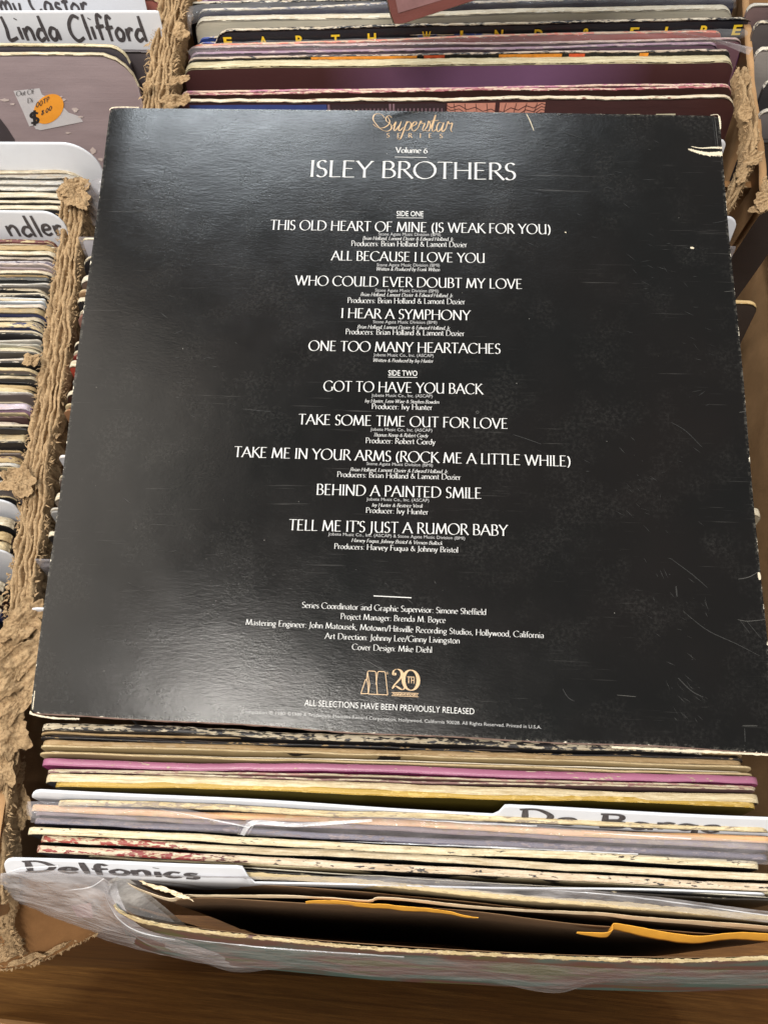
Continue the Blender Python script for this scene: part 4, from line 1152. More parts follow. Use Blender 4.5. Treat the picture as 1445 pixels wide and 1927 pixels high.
# (pixel row, colour word, face, paper, wear of the spine, thickness)
LB = [(455, 'maroon', rgb(120, 60, 60), C2, .3, .30), (466, 'tan', DKBR, C4, .7, .34), (479, 'cream', BLACK, C1, .8, .34), (492, 'lavender', rgb(120, 110, 130), rgb(222, 222, 236), .8, .16), (502, 'pinkish', rgb(150, 128, 130), rgb(216, 204, 200), .6, .34),
      (513, 'cream', rgb(90, 88, 84), C1, .8, .2), (524, 'dark grey', rgb(70, 70, 66), C2, .1, .36), (538, 'pale blue', rgb(130, 130, 156), rgb(222, 224, 240), .8, .16), (552, 'cream', BLACK, C1, .9, .22), (568, 'white', rgb(190, 200, 210), rgb(226, 232, 236), .9, .4),
      (583, 'tan', NAVY, C4, .5, .32), (598, 'cream', rgb(60, 60, 80), C1, .7, .34), (612, 'yellowed', NAVY, C2, .6, .34), (626, 'cream', BLACK, C1, .9, .22), (640, 'grey white', rgb(160, 156, 140), C3, .9, .40), (655, 'greenish cream', rgb(120, 116, 100), rgb(204, 202, 176), .9, .34),
      (669, 'pale grey', rgb(130, 130, 120), C3, .7, .3), (684, 'cream', rgb(84, 70, 104), C2, .7, .3), (700, 'yellowed', rgb(70, 70, 60), C2, .9, .4), (718, 'cream', BLACK, C1, .8, .3), (733, 'yellowed', BLACK, C2, .8, .34), (750, 'cream', rgb(100, 90, 60), C1, .8, .4),
      (766, 'lilac', rgb(150, 110, 150), rgb(226, 212, 226), .5, .34), (784, 'tan', rgb(90, 60, 60), C2, .6, .4), (803, 'cream', BLACK, C1, .8, .4), (823, 'yellowed', DKBR, C2, .7, .4), (843, 'grey white', rgb(110, 120, 130), C3, .8, .4), (864, 'tan', rgb(90, 60, 56), C4, .8, .44),
      (886, 'cream', BLACK, C2, .8, .44), (908, 'grey', rgb(110, 120, 130), C3, .7, .4), (932, 'yellowed', BLACK, C2, .8, .44)]
def ordinal(n):
    tens = ['', '', 'twent', 'thirt', 'fort', 'fift', 'sixt', 'sevent']
    if n < 20: return ORD[n - 1]
    return tens[n // 10] + ('ieth' if n % 10 == 0 else 'y-' + ORD[n % 10 - 1])
WORDS2 = [('cream', C1), ('yellowed', C2), ('grey white', C3), ('pale', rgb(214, 206, 196)), ('tan', C4), ('cream', C1), ('dusty cream', rgb(200, 190, 166))]
LBD = []
for k, q in enumerate(LB):
    LBD.append(q)
    if k + 1 < len(LB):
        w2, p2 = WORDS2[(k * 5) % 7]
        LBD.append(((q[0] + LB[k + 1][0]) / 2, w2, ((84, 80, 76), (46, 44, 44), (110, 100, 96))[k % 3], p2, .75, .22))
LBD = [(q[0], q[1], rgb(*q[2]) if max(q[2]) > 1.5 else tuple(.25 * sum(q[2]) / 3 + .75 * c for c in q[2]), q[3], q[4], q[5]) for q in LBD]
for k, (v, word, fc, pc, swr, t) in enumerate(LBD):
    v += random.uniform(-3, 3)
    lsleeve(v, 150 - .165 * (v - 350) - 24 + random.uniform(-8, 4), random.uniform(-2.6, -1.95), '%s sleeve edge in the left box, %s in front of the ndler divider' % (word, ordinal(k + 1)), fc,
            paper=pc, wear=.12, edge=.14, spine=tuple(c * .55 for c in pc) if k % 3 else fc, sw=swr * .9, t=t * random.uniform(.8, 1.3), rag=.05, seg=36, cr=random.uniform(.15, .8), wob=.07,
            kind='open' if k % 5 in (1, 3) else 'spine', lean=random.uniform(11, 15), bow=random.uniform(-.15, .15))
LB2 = [(980, 'cream', BLACK, C1), (1006, 'tan', DKBR, C4), (1024, 'yellowed', BLACK, C2), (1100, 'cream', BLACK, C1), (1122, 'yellowed', DKBR, C2), (1146, 'cream', NAVY, C1), (1174, 'tan', BLACK, C4), (1200, 'cream', BLACK, C2)]
for k, (v, word, fc, pc) in enumerate(LB2):
    pos = 'between the two lowest white dividers' if k < 3 else 'below the lowest white divider'
    kk = k if k < 3 else k - 3
    lsleeve(v, 150 - .165 * (v - 350) - 26, -2.3, '%s sleeve edge in the left box, %s %s' % (word, ORD[kk], pos), fc, paper=pc, wear=.03, edge=.14, spine=tuple(c * .6 for c in pc), sw=.6, t=.58, rag=.04, seg=30, wob=.05)
# behind the ndler divider, rims curving down at their right ends
LB3 = [(388, 156, 'cream', BLACK, C1, .34), (378, 152, 'dark rimmed', BLACK, C1, .2), (366, 150, 'cream', BLACK, C1, .4), (355, 158, 'dark grey', rgb(80, 78, 74), C3, .3), (343, 168, 'grey white', rgb(150, 146, 140), C3, .34), (331, 166, 'pale', rgb(140, 138, 130), C3, .34),
       (322, 162, 'cream', rgb(120, 60, 50), C1, .3), (312, 150, 'tan and red', rgb(140, 60, 50), C2, .3), (302, 130, 'tan', rgb(130, 80, 60), C4, .3), (290, 118, 'yellowed', rgb(120, 100, 70), C2, .3)]
for k, (v, xe, word, fc, pc, t) in enumerate(LB3):
    lsleeve(v, xe, -2.0, '%s sleeve edge in the left box, %s behind the ndler divider' % (word, ORD[k]), fc, paper=pc, wear=.03, edge=.14, spine=tuple(c * .6 for c in pc), sw=.6, t=t * 1.25, rag=.035, seg=30, cr=1.4, wob=.04)

def ldiv(v, x_end, z, label, wdt=31.5, tab=None, tabh=2.0, **k):
    R_ = at(x_end, v, z); L_ = R_ + V((-wdt, -.35, 0))
    return divider(L_, R_, label, tab=tab, tabh=tabh, **k)
ldiv(268, 178, -.55, 'blank white divider with a rounded corner behind the curved sleeve rims in the left box', cr=1.8, wobb=.02)
ldiv(397, 114, -1.0, 'white divider in the left box whose handwritten name ends in ndler', cr=1.0, wobb=.02, text='ndler', text_u=(28.2, 31.3), text_h=(-1.55, -.2), wt=.2, seed=8)
ldiv(940, 22, -1.5, 'upper of the two lowest white dividers in the left box', cr=.8, wobb=.02)
ldiv(1032, 14, -1.5, 'lowest white divider in the left box', cr=.9, wobb=.02)

# back left: mauve sleeve with stickers, the named dividers
G4 = 'record sleeves standing in the back left box'
R_ = at(246, 99, -1.6); L_ = R_ + V((-31.3, -.4, 0))
sm = (sleeve(L_, R_, 'mauve sleeve with a white price label and an orange sticker in the back left box', rgb(166, 150, 154), rgb(226, 216, 192), .1, .28, t=.34, spine=rgb(190, 178, 150), sw=.5, group=G4, cr=1.9, rag=.015, lean=19.5, wob=.015), .34)
def at_face(info, u, v, lift=.02):
    """where the ray through pixel u, v meets that sleeve's face"""
    T, Lp, X_, D, N_, W_ = info[0]
    d = ROT @ V(((u - PW / 2) / F_PX, -(v - PH / 2) / F_PX, -1.0))
    bow, sd, wob = SURF[T.name]
    off = 0
    for _ in range(3):
        p0 = Lp + N_ * (info[1] / 2 * TH[0] + lift + off)
        q = CAM + d * ((p0 - CAM).dot(N_) / d.dot(N_))
        off = warp((q - Lp).dot(X_), (q - Lp).dot(D), W_, bow, sd, wob)
    return q
def face_poly(info, name, pts, mat, lift=.03, par=None):
    P = [at_face(info, u, v, lift) for u, v in pts]
    return mesh(name, P, [tuple(range(len(P)))], mat, par or info[0][0], None, False)
def face_text(info, name, text, p0, p1, cap_px, mat, font='sans', weight=.02, lift=.05, par=None, seed=0):
    a, b = at_face(info, *p0, lift), at_face(info, *p1, lift)
    mx_, my_ = (p0[0] + p1[0]) / 2, (p0[1] + p1[1]) / 2
    up = at_face(info, mx_, my_ - cap_px, lift) - at_face(info, mx_, my_, lift)
    vs, fs, w = sans(text, 1, weight) if font == 'sans' else roman(text, weight) if font == 'roman' else hand(text, weight, seed=seed)
    return mesh(name, [a + (b - a) * (x / w) + up * y + info[0][4] * l * .001 for x, y, l in vs], fs, mat, par or info[0][0], None, False)
M_LBL = plain('label_paper', rgb(206, 204, 208), .5, .06, 2, .1)
M_STK = plain('orange_sticker', rgb(250, 168, 62), .45, .05, 2, .05)
M_TXT = plain('grey_type', rgb(110, 108, 110), .5, .05, 2, 0)
stl = face_poly(sm, 'price_label', [(26, 171), (75, 166), (80, 178), (112, 194), (130, 212), (150, 219), (157, 229), (116, 238), (78, 245), (68, 243), (64, 236), (56, 238), (44, 210)], M_LBL, .02)
stl_t = [face_text(sm, 'label_type', 'Out Of', (31, 181), (64, 176), 9, M_TXT, 'roman', .13), face_text(sm, 'label_type', 'Di', (52, 194), (62, 192), 9, M_TXT, 'roman', .13),
         face_text(sm, 'price_sign', '$', (56, 235), (76, 233), 24, plain('black_type', rgb(50, 48, 50), .5, .05, 2, 0), 'hand', .2)]
c0 = (92, 205)
face_poly(sm, 'orange_sticker', [(c0[0] + 28 * math.cos(a / 24 * 6.2832) + 5 * math.sin(a / 24 * 6.2832), c0[1] - 28 * math.sin(a / 24 * 6.2832) - 3 * math.cos(a / 24 * 6.2832)) for a in range(24)], M_STK, .045)
face_text(sm, 'sticker_writing', 'OOTP', (68, 203), (94, 190), 9, M_INK, 'hand', .14, .07, seed=2)
face_text(sm, 'sticker_writing', '8.00', (78, 217), (99, 206), 9, M_INK, 'hand', .15, .07, seed=4)
face_poly(sm, 'dark_print', [(-40, 200), (0, 222), (14, 240), (28, 262), (36, 300), (-40, 300)], plain('charcoal_print', rgb(76, 70, 74), .4, .1, 1, .1), .015)
M_SCUFF = plain('pale_scuff', rgb(206, 192, 188), .7, .1, 5, .1)
for k, (u, v, w_, h_) in enumerate(((142, 206, 7, 5), (120, 188, 7, 3), (116, 182, 4, 2), (10, 188, 12, 3), (176, 284, 8, 7), (24, 196, 5, 2), (152, 220, 6, 2), (128, 250, 8, 2), (190, 300, 7, 4))):
    r_ = random.Random(k)
    face_poly(sm, 'scuff', [(u + w_ * math.cos(a / 11 * 6.2832) * r_.uniform(.5, 1.1), v - h_ * math.sin(a / 11 * 6.2832) * r_.uniform(.4, 1.2)) for a in range(11)], M_SCUFF, .034)
R_ = at(236, 82, -1.4); L_ = R_ + V((-31.3, -.4, 0))
sleeve(L_, R_, 'dark sleeve with a cream rim directly behind the mauve one', rgb(70, 66, 74), rgb(224, 214, 184), .1, .12, t=.34, sw=.75, group=G4, cr=1.0, rag=.02, lean=19.5)
R_ = at(296, 94, -2.4); L_ = R_ + V((-31.3, -.4, 0))
sleeve(L_, R_, 'dark grey sleeve whose plain right corner shows beyond the mauve one', rgb(84, 78, 82), rgb(120, 110, 106), .0, .10, t=.3, sw=.05, group=G4, cr=.3, rag=.005, lean=19.5)
R_ = at(299, 20, -.9)
divider(R_ + V((-31.5, -.35, 0)), R_, 'white divider with a handwritten full name beneath the partly cut one, back left box', lean=19.5, cr=.12, wobb=.01, text='Linda Clifford', text_u=(22.3, 30.55), text_h=(-1.6, -.2), wt=.24, seed=11)
R_ = at(268, -22, -1.3)
divider(R_ + V((-31.5, -.35, 0)), R_, 'white divider with handwriting cut off by the upper left corner of the photo', lean=19.5, cr=.12, wobb=.01, text='mmy Castor', text_u=(22.0, 28.1), text_h=(-1.35, -.05), wt=.2, seed=12)
R_ = at(300, -4, -2.6); L_ = R_ + V((-31.3, -.4, 0))
sleeve(L_, R_, 'pinkish sleeve edge between the two named dividers at the back left', rgb(150, 90, 80), C2, .1, .2, t=.34, sw=.5, group=G4, lean=19.5)

# ------------------------------------------------------------------ sleeve corners that peep out beside the black sleeve
G1b = G1
PEEP_L = [(446, 155, 'white', rgb(190, 188, 196), C1), (482, 150, 'cream', BLACK, C1), (521, 146, 'thick cream', rgb(110, 90, 80), rgb(226, 220, 206)), (545, 145, 'tan and cream', rgb(150, 120, 90), C2), (562, 142, 'dark ringed', BLACK, C1), (584, 142, 'pinkish', rgb(150, 110, 100), C1),
          (642, 135, 'black flecked', BLACK, C1), (662, 131, 'cream', rgb(120, 50, 44), C1), (682, 130, 'red and cream', rgb(170, 70, 56), C1), (706, 127, 'grey', rgb(120, 120, 120), C3), (737, 123, 'thin cream', DKBR, C1), (765, 117, 'tan', rgb(150, 110, 80), C2),
          (857, 106, 'small white', rgb(190, 190, 196), rgb(230, 230, 236)), (892, 103, 'flecked', rgb(110, 96, 90), C1), (930, 97, 'cream', rgb(130, 120, 110), C1), (958, 92, 'grey', rgb(150, 150, 150), C3), (1005, 87, 'worn cream', BLACK, C1), (1026, 84, 'cream tipped', BLACK, C1)]
for k, (v, xl, word, fc, pc) in enumerate(PEEP_L):
    L0 = at(xl + (k * 7 % 5) * 1.2 - 1, v, -1.7 - .12 * (k % 3))
    sleeve(L0, L0 + V((31.4, -.05, -.0)), '%s sleeve corner peeping out left of the black sleeve, %s from the top' % (word, ORD[k]), fc, pc, .12, .22, t=(.18, .34, .5)[k % 3], sw=.9, group='sleeve corners peeping out left of the black sleeve', cr=(.25, .8, .5, .4)[k % 4], kind='open' if k % 2 else 'spine', seg=26, rag=.03)
def pdiv(x, v, z, label, right=True, col=None, cr=.5, H=30):
    P = at(x, v, z)
    a, b = (P + V((-31.5, .1, -.0)), P) if right else (P, P + V((31.5, -.1, 0)))
    return divider(a, b, label, cr=cr, wobb=.01, mat=col)
pdiv(148, 446, -1.8, 'grey plastic corner peeping out left of the black sleeve near the ridge top', False, M_POLYG, .05)
pdiv(66, 1052, -1.6, 'translucent plastic corner peeping out low at the left of the black sleeve', False, M_POLYG, .05)
pdiv(52, 1143, -1.3, 'white divider corner peeping out at the lower left of the black sleeve', False, None, .5)
pdiv(1391, 407, -2.6, 'white divider corner peeping out right of the black sleeve', True, None, .7)
pdiv(1384, 464, -2.6, 'small grey plastic corner peeping out right of the black sleeve under the white one', True, M_POLYG, .05)
pdiv(1368, 262, -2.4, 'white sleeve corner beside the torn corner of the black sleeve', True, None, .4)
P = at(1428, 566, -2.2)
sleeve(P + V((-31.4, .1, 0)), P, 'black sleeve with a tan worn rim whose corner sticks out at the right', rgb(58, 50, 46), rgb(216, 188, 136), .1, .12, t=.3, spine=C4, sw=.8, cr=.55, rag=.04)
P = at(1436, 962, -2.4)
sleeve(P + V((-31.4, .1, 0)), P, 'cream worn sleeve corner sticking out low at the right', rgb(150, 140, 120), C1, .5, .3, t=.5, sw=.9, cr=.5, rag=.03)
# ------------------------------------------------------------------ cardboard
def torn_ridge(par, name, pts, w, nu, nv, mat, seed=0, amp=.25, depth=1.2, grooves=2, sk=1.0):
    """the ripped, crumpled top of a thick corrugated wall: a strip along pts (world), w wide, sides hanging down"""
    verts, uv = [], []
    L = sum((b - a).length for a, b in zip(pts, pts[1:]))
    for i in range(nu):
        t = i / (nu - 1)
        p = lerp_poly(pts, t)
        q = lerp_poly(pts, min(1, t + .01)) - lerp_poly(pts, max(0, t - .01)); q.z = 0; q.normalize()
        s_ = V((q.y, -q.x, 0))
        l = t * L
        ww = w * (1 + .28 * fbm((l * .35, seed, 0)) + .14 * fbm((l * 1.7, seed, 4)))
        for j in range(nv):
            c = -1 + 2 * j / (nv - 1)
            a = abs(c)
            x = c * ww / 2
            z = -depth * max(0, (a - .72) / .28) ** 1.6
            g = 0
            for k in range(grooves):
                gc = (-.45 + .9 * k / max(1, grooves - 1)) + .22 * fbm((l * .45, seed + k * 9, 3)) + .10 * fbm((l * 2.1, seed + k * 5, 7))
                g += math.exp(-((c - gc) / .05) ** 2)
            z -= g * amp * 1.9
            r = abs(fbm((l * 1.1, c * 2.6 + seed, 3.3), 5))
            z += amp * (1.0 * r - .3) * (1 - .5 * a) + amp * .35 * N3(l * 6, c * 7, seed) + amp * .3 * N3(l * 17, c * 15, seed) + amp * .2 * N3(l * 38, c * 30, seed)
            side = sk * (.07 * N3(l * 5, z * 6, seed + 2) * a + .12 * fbm((l * 2.3, c * 2, seed + 8)) + .05 * N3(l * 19, c * 9, seed) + .04 * N3(l * 41, c * 15, seed))
            verts.append(p + s_ * (x + side) + V((0, 0, z)) + q * .08 * N3(l * 4, c * 7, seed))
            uv.append((l, c))
    return mesh(name, verts, grid_faces(nv, nu), mat, par, uv)

def layers(par, pts, w, n, count, mat, seed=0, top=0.0, wob=.16):
    """the thin paper plies of torn corrugated board, side by side along the rim"""
    L = sum((b - a).length for a, b in zip(pts, pts[1:]))
    for k in range(count):
        vs = []
        base = (-.5 + (k + .5) / count) * w
        for i in range(n):
            t = i / (n - 1); p = lerp_poly(pts, t)
            q = lerp_poly(pts, min(1, t + .01)) - lerp_poly(pts, max(0, t - .01)); q.z = 0; q.normalize()
            s_ = V((q.y, -q.x, 0)); l = t * L
            o = base * (1 + .25 * fbm((l * .35, seed, 0))) + wob * fbm((l * .7, seed + k * 3.7, 1)) + .03 * N3(l * 2.6, seed, k * 2.2)
            th = .085 + .10 * max(0, fbm((l * .9, seed + k, 6)) + .3)
            z = top + .10 * fbm((l * 1.0, seed + k * 1.9, 4), 4) + .035 * N3(l * 9, seed, k) + .03 * N3(l * 27, seed, k)
            b = .22 * max(0, fbm((l * .6, seed + k * 2.3, 8)) - .05) * (1 if k >= count / 2 else -1)
            for (dx, dz) in ((-th, -.9), (-th * .7, -.12), (-th * .4 + b, 0), (th * .4 + b, .01 + .03 * N3(l * 14, k, 2)), (th * .7, -.12), (th, -.9)):
                vs.append(p + s_ * (o + dx) + V((0, 0, z + dz)))
        mesh('paper_ply', vs, grid_faces(6, n), mat, par)

def fibres(par, pts, w, n, mat, seed=0, ln=.28, zoff=0.0, edge_only=True):
    r = random.Random(seed)
    vs, fs = [], []
    for k in range(n):
        t = r.random(); p = lerp_poly(pts, t)
        q = lerp_poly(pts, min(1, t + .01)) - lerp_poly(pts, max(0, t - .01)); q.z = 0; q.normalize()
        s_ = V((q.y, -q.x, 0)); sg = 1 if r.random() < .62 else -1
        o = p + s_ * sg * w * (r.uniform(.40, .56) if edge_only else r.uniform(0, .5)) + V((0, 0, zoff + r.uniform(-.3, .12)))
        l = ln * r.uniform(.3, 1.4); wd = r.choice((.012, .018, .03, .06))
        d = (s_ * sg * r.uniform(.2, 1) + q * r.uniform(-1, 1) + V((0, 0, r.uniform(-.2, .6)))).normalized()
        c = d.cross(V((r.random(), r.random(), 1))).normalized() * wd
        b = len(vs)
        m_ = o + d * l * .5 + V((0, 0, r.uniform(-.03, .06))); e = o + d * l + q * r.uniform(-.08, .08) - V((0, 0, .04))
        vs += [o - c, o + c, m_ + c * .8, m_ - c * .8, e]
        fs += [(b, b + 1, b + 2, b + 3), (b + 3, b + 2, b + 4)]
    o_ = mesh('torn_fibres', vs, fs, mat, par, None, True)
    o_['kind'] = 'stuff'
    return o_

def scrap(par, name, c, rx, ry, rot, mat, seed, curl=.3, n=40, tilt=(0, 0), thick=.05):
    """a curled, ragged piece of torn paper still hanging on"""
    r = random.Random(seed)
    verts = []; nr = 26
    Rm = Matrix.Rotation(rot, 3, 'Z') @ Matrix.Rotation(tilt[0], 3, 'X') @ Matrix.Rotation(tilt[1], 3, 'Y')
    for j in range(nr):
        rr = j / (nr - 1)
        for i in range(n * 2):
            a = i / (n * 2) * 2 * math.pi
            k = 1 + .38 * fbm((math.cos(a) * 1.6 + seed, math.sin(a) * 1.6, seed), 4) + .08 * N3(a * 9, seed)
            x, y = math.cos(a) * rr * k * rx, math.sin(a) * rr * k * ry
            z = curl * (x / rx) ** 2 * math.copysign(1, x) * .6 + curl * .45 * fbm((x * 1.3 + seed, y * 1.3, 2), 4) + .05 * N3(x * 7, y * 7, seed) - .09 * abs(fbm((x * 1.6 + y * .5 + seed, y * 5 - x, 5), 3)) - .07 * abs(N3(x * 6 + seed, y * 17, 1)) + .03 * N3(x * 22, y * 22, seed)
            verts.append(c + Rm @ V((x, y, z)))
    m = n * 2
    faces = [(j * m + i, j * m + (i + 1) % m, (j + 1) * m + (i + 1) % m, (j + 1) * m + i) for j in range(nr - 1) for i in range(m)]
    o = mesh(name, verts, faces, mat, par)
    solid(o, thick * .6)
    return o

def wall(par, name, a, b, thick, top, bottom, mat, nu=60, rough_top=.2, seed=0, side=V((1, 0, 0)), amp=.10):
    """a cardboard wall between plan points a and b"""
    vs = []; nz = 16
    for s in (-1, 1):
        for j in range(nz):
            t = j / (nz - 1)
            for i in range(nu):
                f = i / (nu - 1)
                p = a.lerp(b, f)
                z = top + rough_top * fbm((f * (b - a).length * .6, seed, 1)) - t * (top - bottom) if j < nz - 1 else bottom
                w = amp * fbm((p.y * .12, p.x * .12 + seed, t * 3)) * 2.2
                vs.append(V((p.x, p.y, 0)) + side * (s * thick / 2 + w) + V((0, 0, z)))
    f1 = [tuple(reversed(f)) for f in grid_faces(nu, nz)]
    f2 = grid_faces(nu, nz, nu * nz)
    cap = [(i, nu * nz + i, nu * nz + i + 1, i + 1) for i in range(nu - 1)]
    return mesh(name, vs, f1 + f2 + cap, mat, par, None, True)

# front box
FB = thing('cardboard_box', (15.5, 8, -35), 'brown cardboard box with a torn left rim that holds the front records', 'cardboard box')
lp = [at(*p) for p in ((146, 338, -2.0), (136, 410, -2.1), (126, 500, -2.2), (112, 610, -2.2), (101, 700, -2.2), (84, 800, -2.2), (66, 900, -2.2), (58, 1000, -2.2), (44, 1080, -2.2), (38, 1150, -2.2), (28, 1230, -2.2), (8, 1320, -2.4), (-6, 1450, -2.6), (-12, 1600, -3.0), (-18, 1700, -3.4))]
torn_ridge(FB, 'torn_rim', [p - V((0, 0, .22)) for p in lp], 1.25, 900, 34, M_TORN, 1, .07, 1.2, 3)
layers(FB, lp, 1.2, 800, 6, M_TORN, 3, .10)
fibres(FB, lp, 1.25, 1500, M_TORN, 2, .22)
fibres(FB, lp, 1.25, 900, M_TORN, 3, .14, .05, False)
for a, b in zip(lp[::2], lp[2::2]):
    pass
wall(FB, 'side_wall', V((lp[-1].x, lp[-1].y - .6, 0)), V((lp[0].x + .0, lp[0].y, 0)), .75, -2.6, -35, M_BOX, 90, .1, 2)
wall(FB, 'side_wall', V((36.4, -9.5, 0)), V((35.2, 25.8, 0)), .5, -2.6, -35, M_BOX, 70, .3, 5)
wall(FB, 'back_wall', V((-1.6, 30.4, 0)), V((35, 30.4, 0)), .4, -4.2, -35, M_BOXD, 50, .4, 7, V((0, 1, 0)))
rp = [V((36.5, -12, -2.5)), V((36.2, 0, -2.5)), V((35.7, 12, -2.6)), V((35.3, 25, -2.6))]
torn_ridge(FB, 'torn_rim', rp, 1.0, 260, 20, M_TORN, 6, .09, 1.0, 2)
# knob, ear and curls along the left rim
for (u, v, z, rx, ry, rot, sd, cu, tl) in ((143, 352, -1.4, .75, .55, .4, 11, .5, (.3, .5)), (140, 372, -1.5, .6, .9, 1.2, 12, .4, (.1, .3)), (60, 676, -1.5, .42, .36, .3, 13, .4, (0, .6)), (34, 905, -1.6, .7, .9, 1.0, 14, .5, (.2, .4)),
                                           (45, 1165, -1.4, 1.2, .7, .9, 15, .6, (.3, .2)), (64, 1180, -1.7, .9, .45, -.2, 16, .6, (.4, .1))):
    scrap(FB, 'torn_flap', at(u, v, z), rx, ry, rot, M_TORN, sd, cu, tilt=tl)
# the big torn paper curls at the left, below the rim
for (u, v, z, rx, ry, rot, sd, cu, tl) in ((28, 1265, -1.3, 1.9, .8, .75, 21, .7, (.4, .3)), (10, 1300, -1.6, 1.5, .8, .9, 22, .7, (.2, .5)), (44, 1318, -1.6, 1.6, .35, 1.0, 23, .5, (.3, .1)), (6, 1225, -1.9, 1.0, .7, .3, 24, .6, (.3, .3)),
                                           (12, 1370, -1.8, .9, 1.5, .2, 25, .6, (.2, .5)), (4, 1440, -2.2, .6, 1.3, .1, 26, .5, (.1, .4)), (24, 1400, -2.4, .35, 1.8, -.05, 27, .3, (.0, .5)), (52, 1240, -1.5, 1.1, .3, 1.2, 28, .4, (.4, .2)),
                                           (40, 1520, -4, .4, .9, .2, 29, .4, (.1, .9)), (14, 1580, -4, .5, 1.1, .0, 30, .4, (.1, .8))):
    scrap(FB, 'torn_flap', at(u, v, z), rx, ry, rot, M_TORN, sd, cu, tilt=tl)
# lower left flap hanging into the gap before the wooden board, its lower edge frayed
M_FLAP = cardboard('flap_cardboard', rgb(128, 92, 58))
loft('corner_flap', [[(-60, 1600, -5), (60, 1650, -5), (150, 1660, -6), (240, 1700, -7)], [(-60, 1740, -6.5), (40, 1740, -6.5), (120, 1740, -7), (215, 1728, -7.5)], [(-60, 1822, -7.5), (30, 1818, -7.5), (90, 1800, -7.8), (186, 1752, -8)]],
     90, 40, M_FLAP, FB, .12, .4, 3, .25, rag=.06)
fe = [at(-60, 1822, -7.3), at(30, 1818, -7.3), at(90, 1800, -7.6), at(186, 1752, -7.8)]
fibres(FB, fe, .1, 260, M_TORN, 9, .16, .1)
fe2 = [at(-20, 1660, -4), at(10, 1700, -4.5), at(6, 1745, -5), at(30, 1800, -6.5)]
torn_ridge(FB, 'torn_rim', fe2, .7, 160, 16, M_TORN, 12, .14, .5, 1)
fibres(FB, fe2, .7, 250, M_TORN, 10, .22, .1)
for (u, v, z, rx, ry, rot, sd) in ((14, 1790, -6.8, .9, .35, .5, 41), (50, 1806, -7.0, .8, .16, .3, 42), (100, 1790, -7.3, .9, .10, .55, 43), (10, 1730, -5.5, .4, .5, .2, 44)):
    scrap(FB, 'torn_flap', at(u, v, z), rx, ry, rot, M_TORN, sd, .3, tilt=(.3, .2))

# back box
BB = thing('cardboard_box', (18, 40, -35), 'brown cardboard box with thick torn rims that holds the records above the black sleeve', 'cardboard box')
bl = [at(*p) for p in ((292, 240, -2.2), (296, 180, -2.0), (304, 120, -1.9), (312, 70, -1.9), (322, 20, -1.9), (330, -30, -1.9), (338, -80, -2))]
torn_ridge(BB, 'torn_rim', [p - V((0, 0, .22)) for p in bl], 1.45, 420, 34, M_TORN, 31, .08, 1.4, 3)
layers(BB, bl, 1.4, 420, 7, M_TORN, 5, .10)
fibres(BB, bl, 1.45, 600, M_TORN, 32, .3); fibres(BB, bl, 1.45, 500, M_TORN, 33, .16, .05, False)
wall(BB, 'side_wall', V((bl[0].x, bl[0].y - .5, 0)), V((bl[-1].x, bl[-1].y, 0)), .8, -2.8, -35, M_BOX, 40, .1, 3)
scrap(BB, 'torn_flap', at(336, 150, -1.2), .5, .3, .2, M_TORN, 51, .4, tilt=(.2, .3)); scrap(BB, 'torn_flap', at(330, 188, -1.6), .8, .4, .1, M_TORN, 52, .5, tilt=(.4, .2)); scrap(BB, 'torn_flap', at(278, 160, -1.3), .3, .25, .8, M_TORN, 53, .4)
scrap(BB, 'torn_flap', at(340, 60, -1.4), .35, .5, .2, M_TORN, 54, .5, tilt=(.1, .6))
br = [at(*p) for p in ((1352, 405, -3.2), (1376, 372, -2.6), (1396, 330, -2.2), (1412, 280, -2.0), (1414, 230, -2.0), (1404, 180, -2.2), (1396, 128, -2.6))]
torn_ridge(BB, 'torn_rim', [p - V((0, 0, .2)) for p in br], .55, 320, 26, M_TORN, 61, .08, .9, 2)
layers(BB, br, .5, 260, 3, M_TORN, 7, .10)
fibres(BB, br, .55, 500, M_TORN, 62, .2)
for (u, v, z, rx, ry, rot, sd) in ((1418, 296, -1.6, .5, .4, .3, 63), (1403, 210, -1.7, .25, .6, .1, 64), (1394, 330, -1.9, .5, .35, 1.0, 65), (1401, 150, -2.2, .16, .5, .1, 66)):
    scrap(BB, 'torn_flap', at(u, v, z), rx, ry, rot, M_TORN, sd, .4, tilt=(.3, .3))
wall(BB, 'side_wall', V((34.7, 28.6, 0)), V((34.9, 52, 0)), .4, -3.1, -35, M_BOX, 50, .2, 9)
# a scrap of the front box's right rim beyond the gap
for (u, v, z, rx, ry, rot, sd) in ((1436, 378, -2.0, .45, .5, .3, 71), (1446, 350, -2.0, .4, .5, .9, 72), (1430, 392, -2.3, .3, .3, .1, 73)):
    scrap(FB, 'torn_flap', at(u, v, z), rx, ry, rot, M_TORN, sd, .4, tilt=(.3, .3))

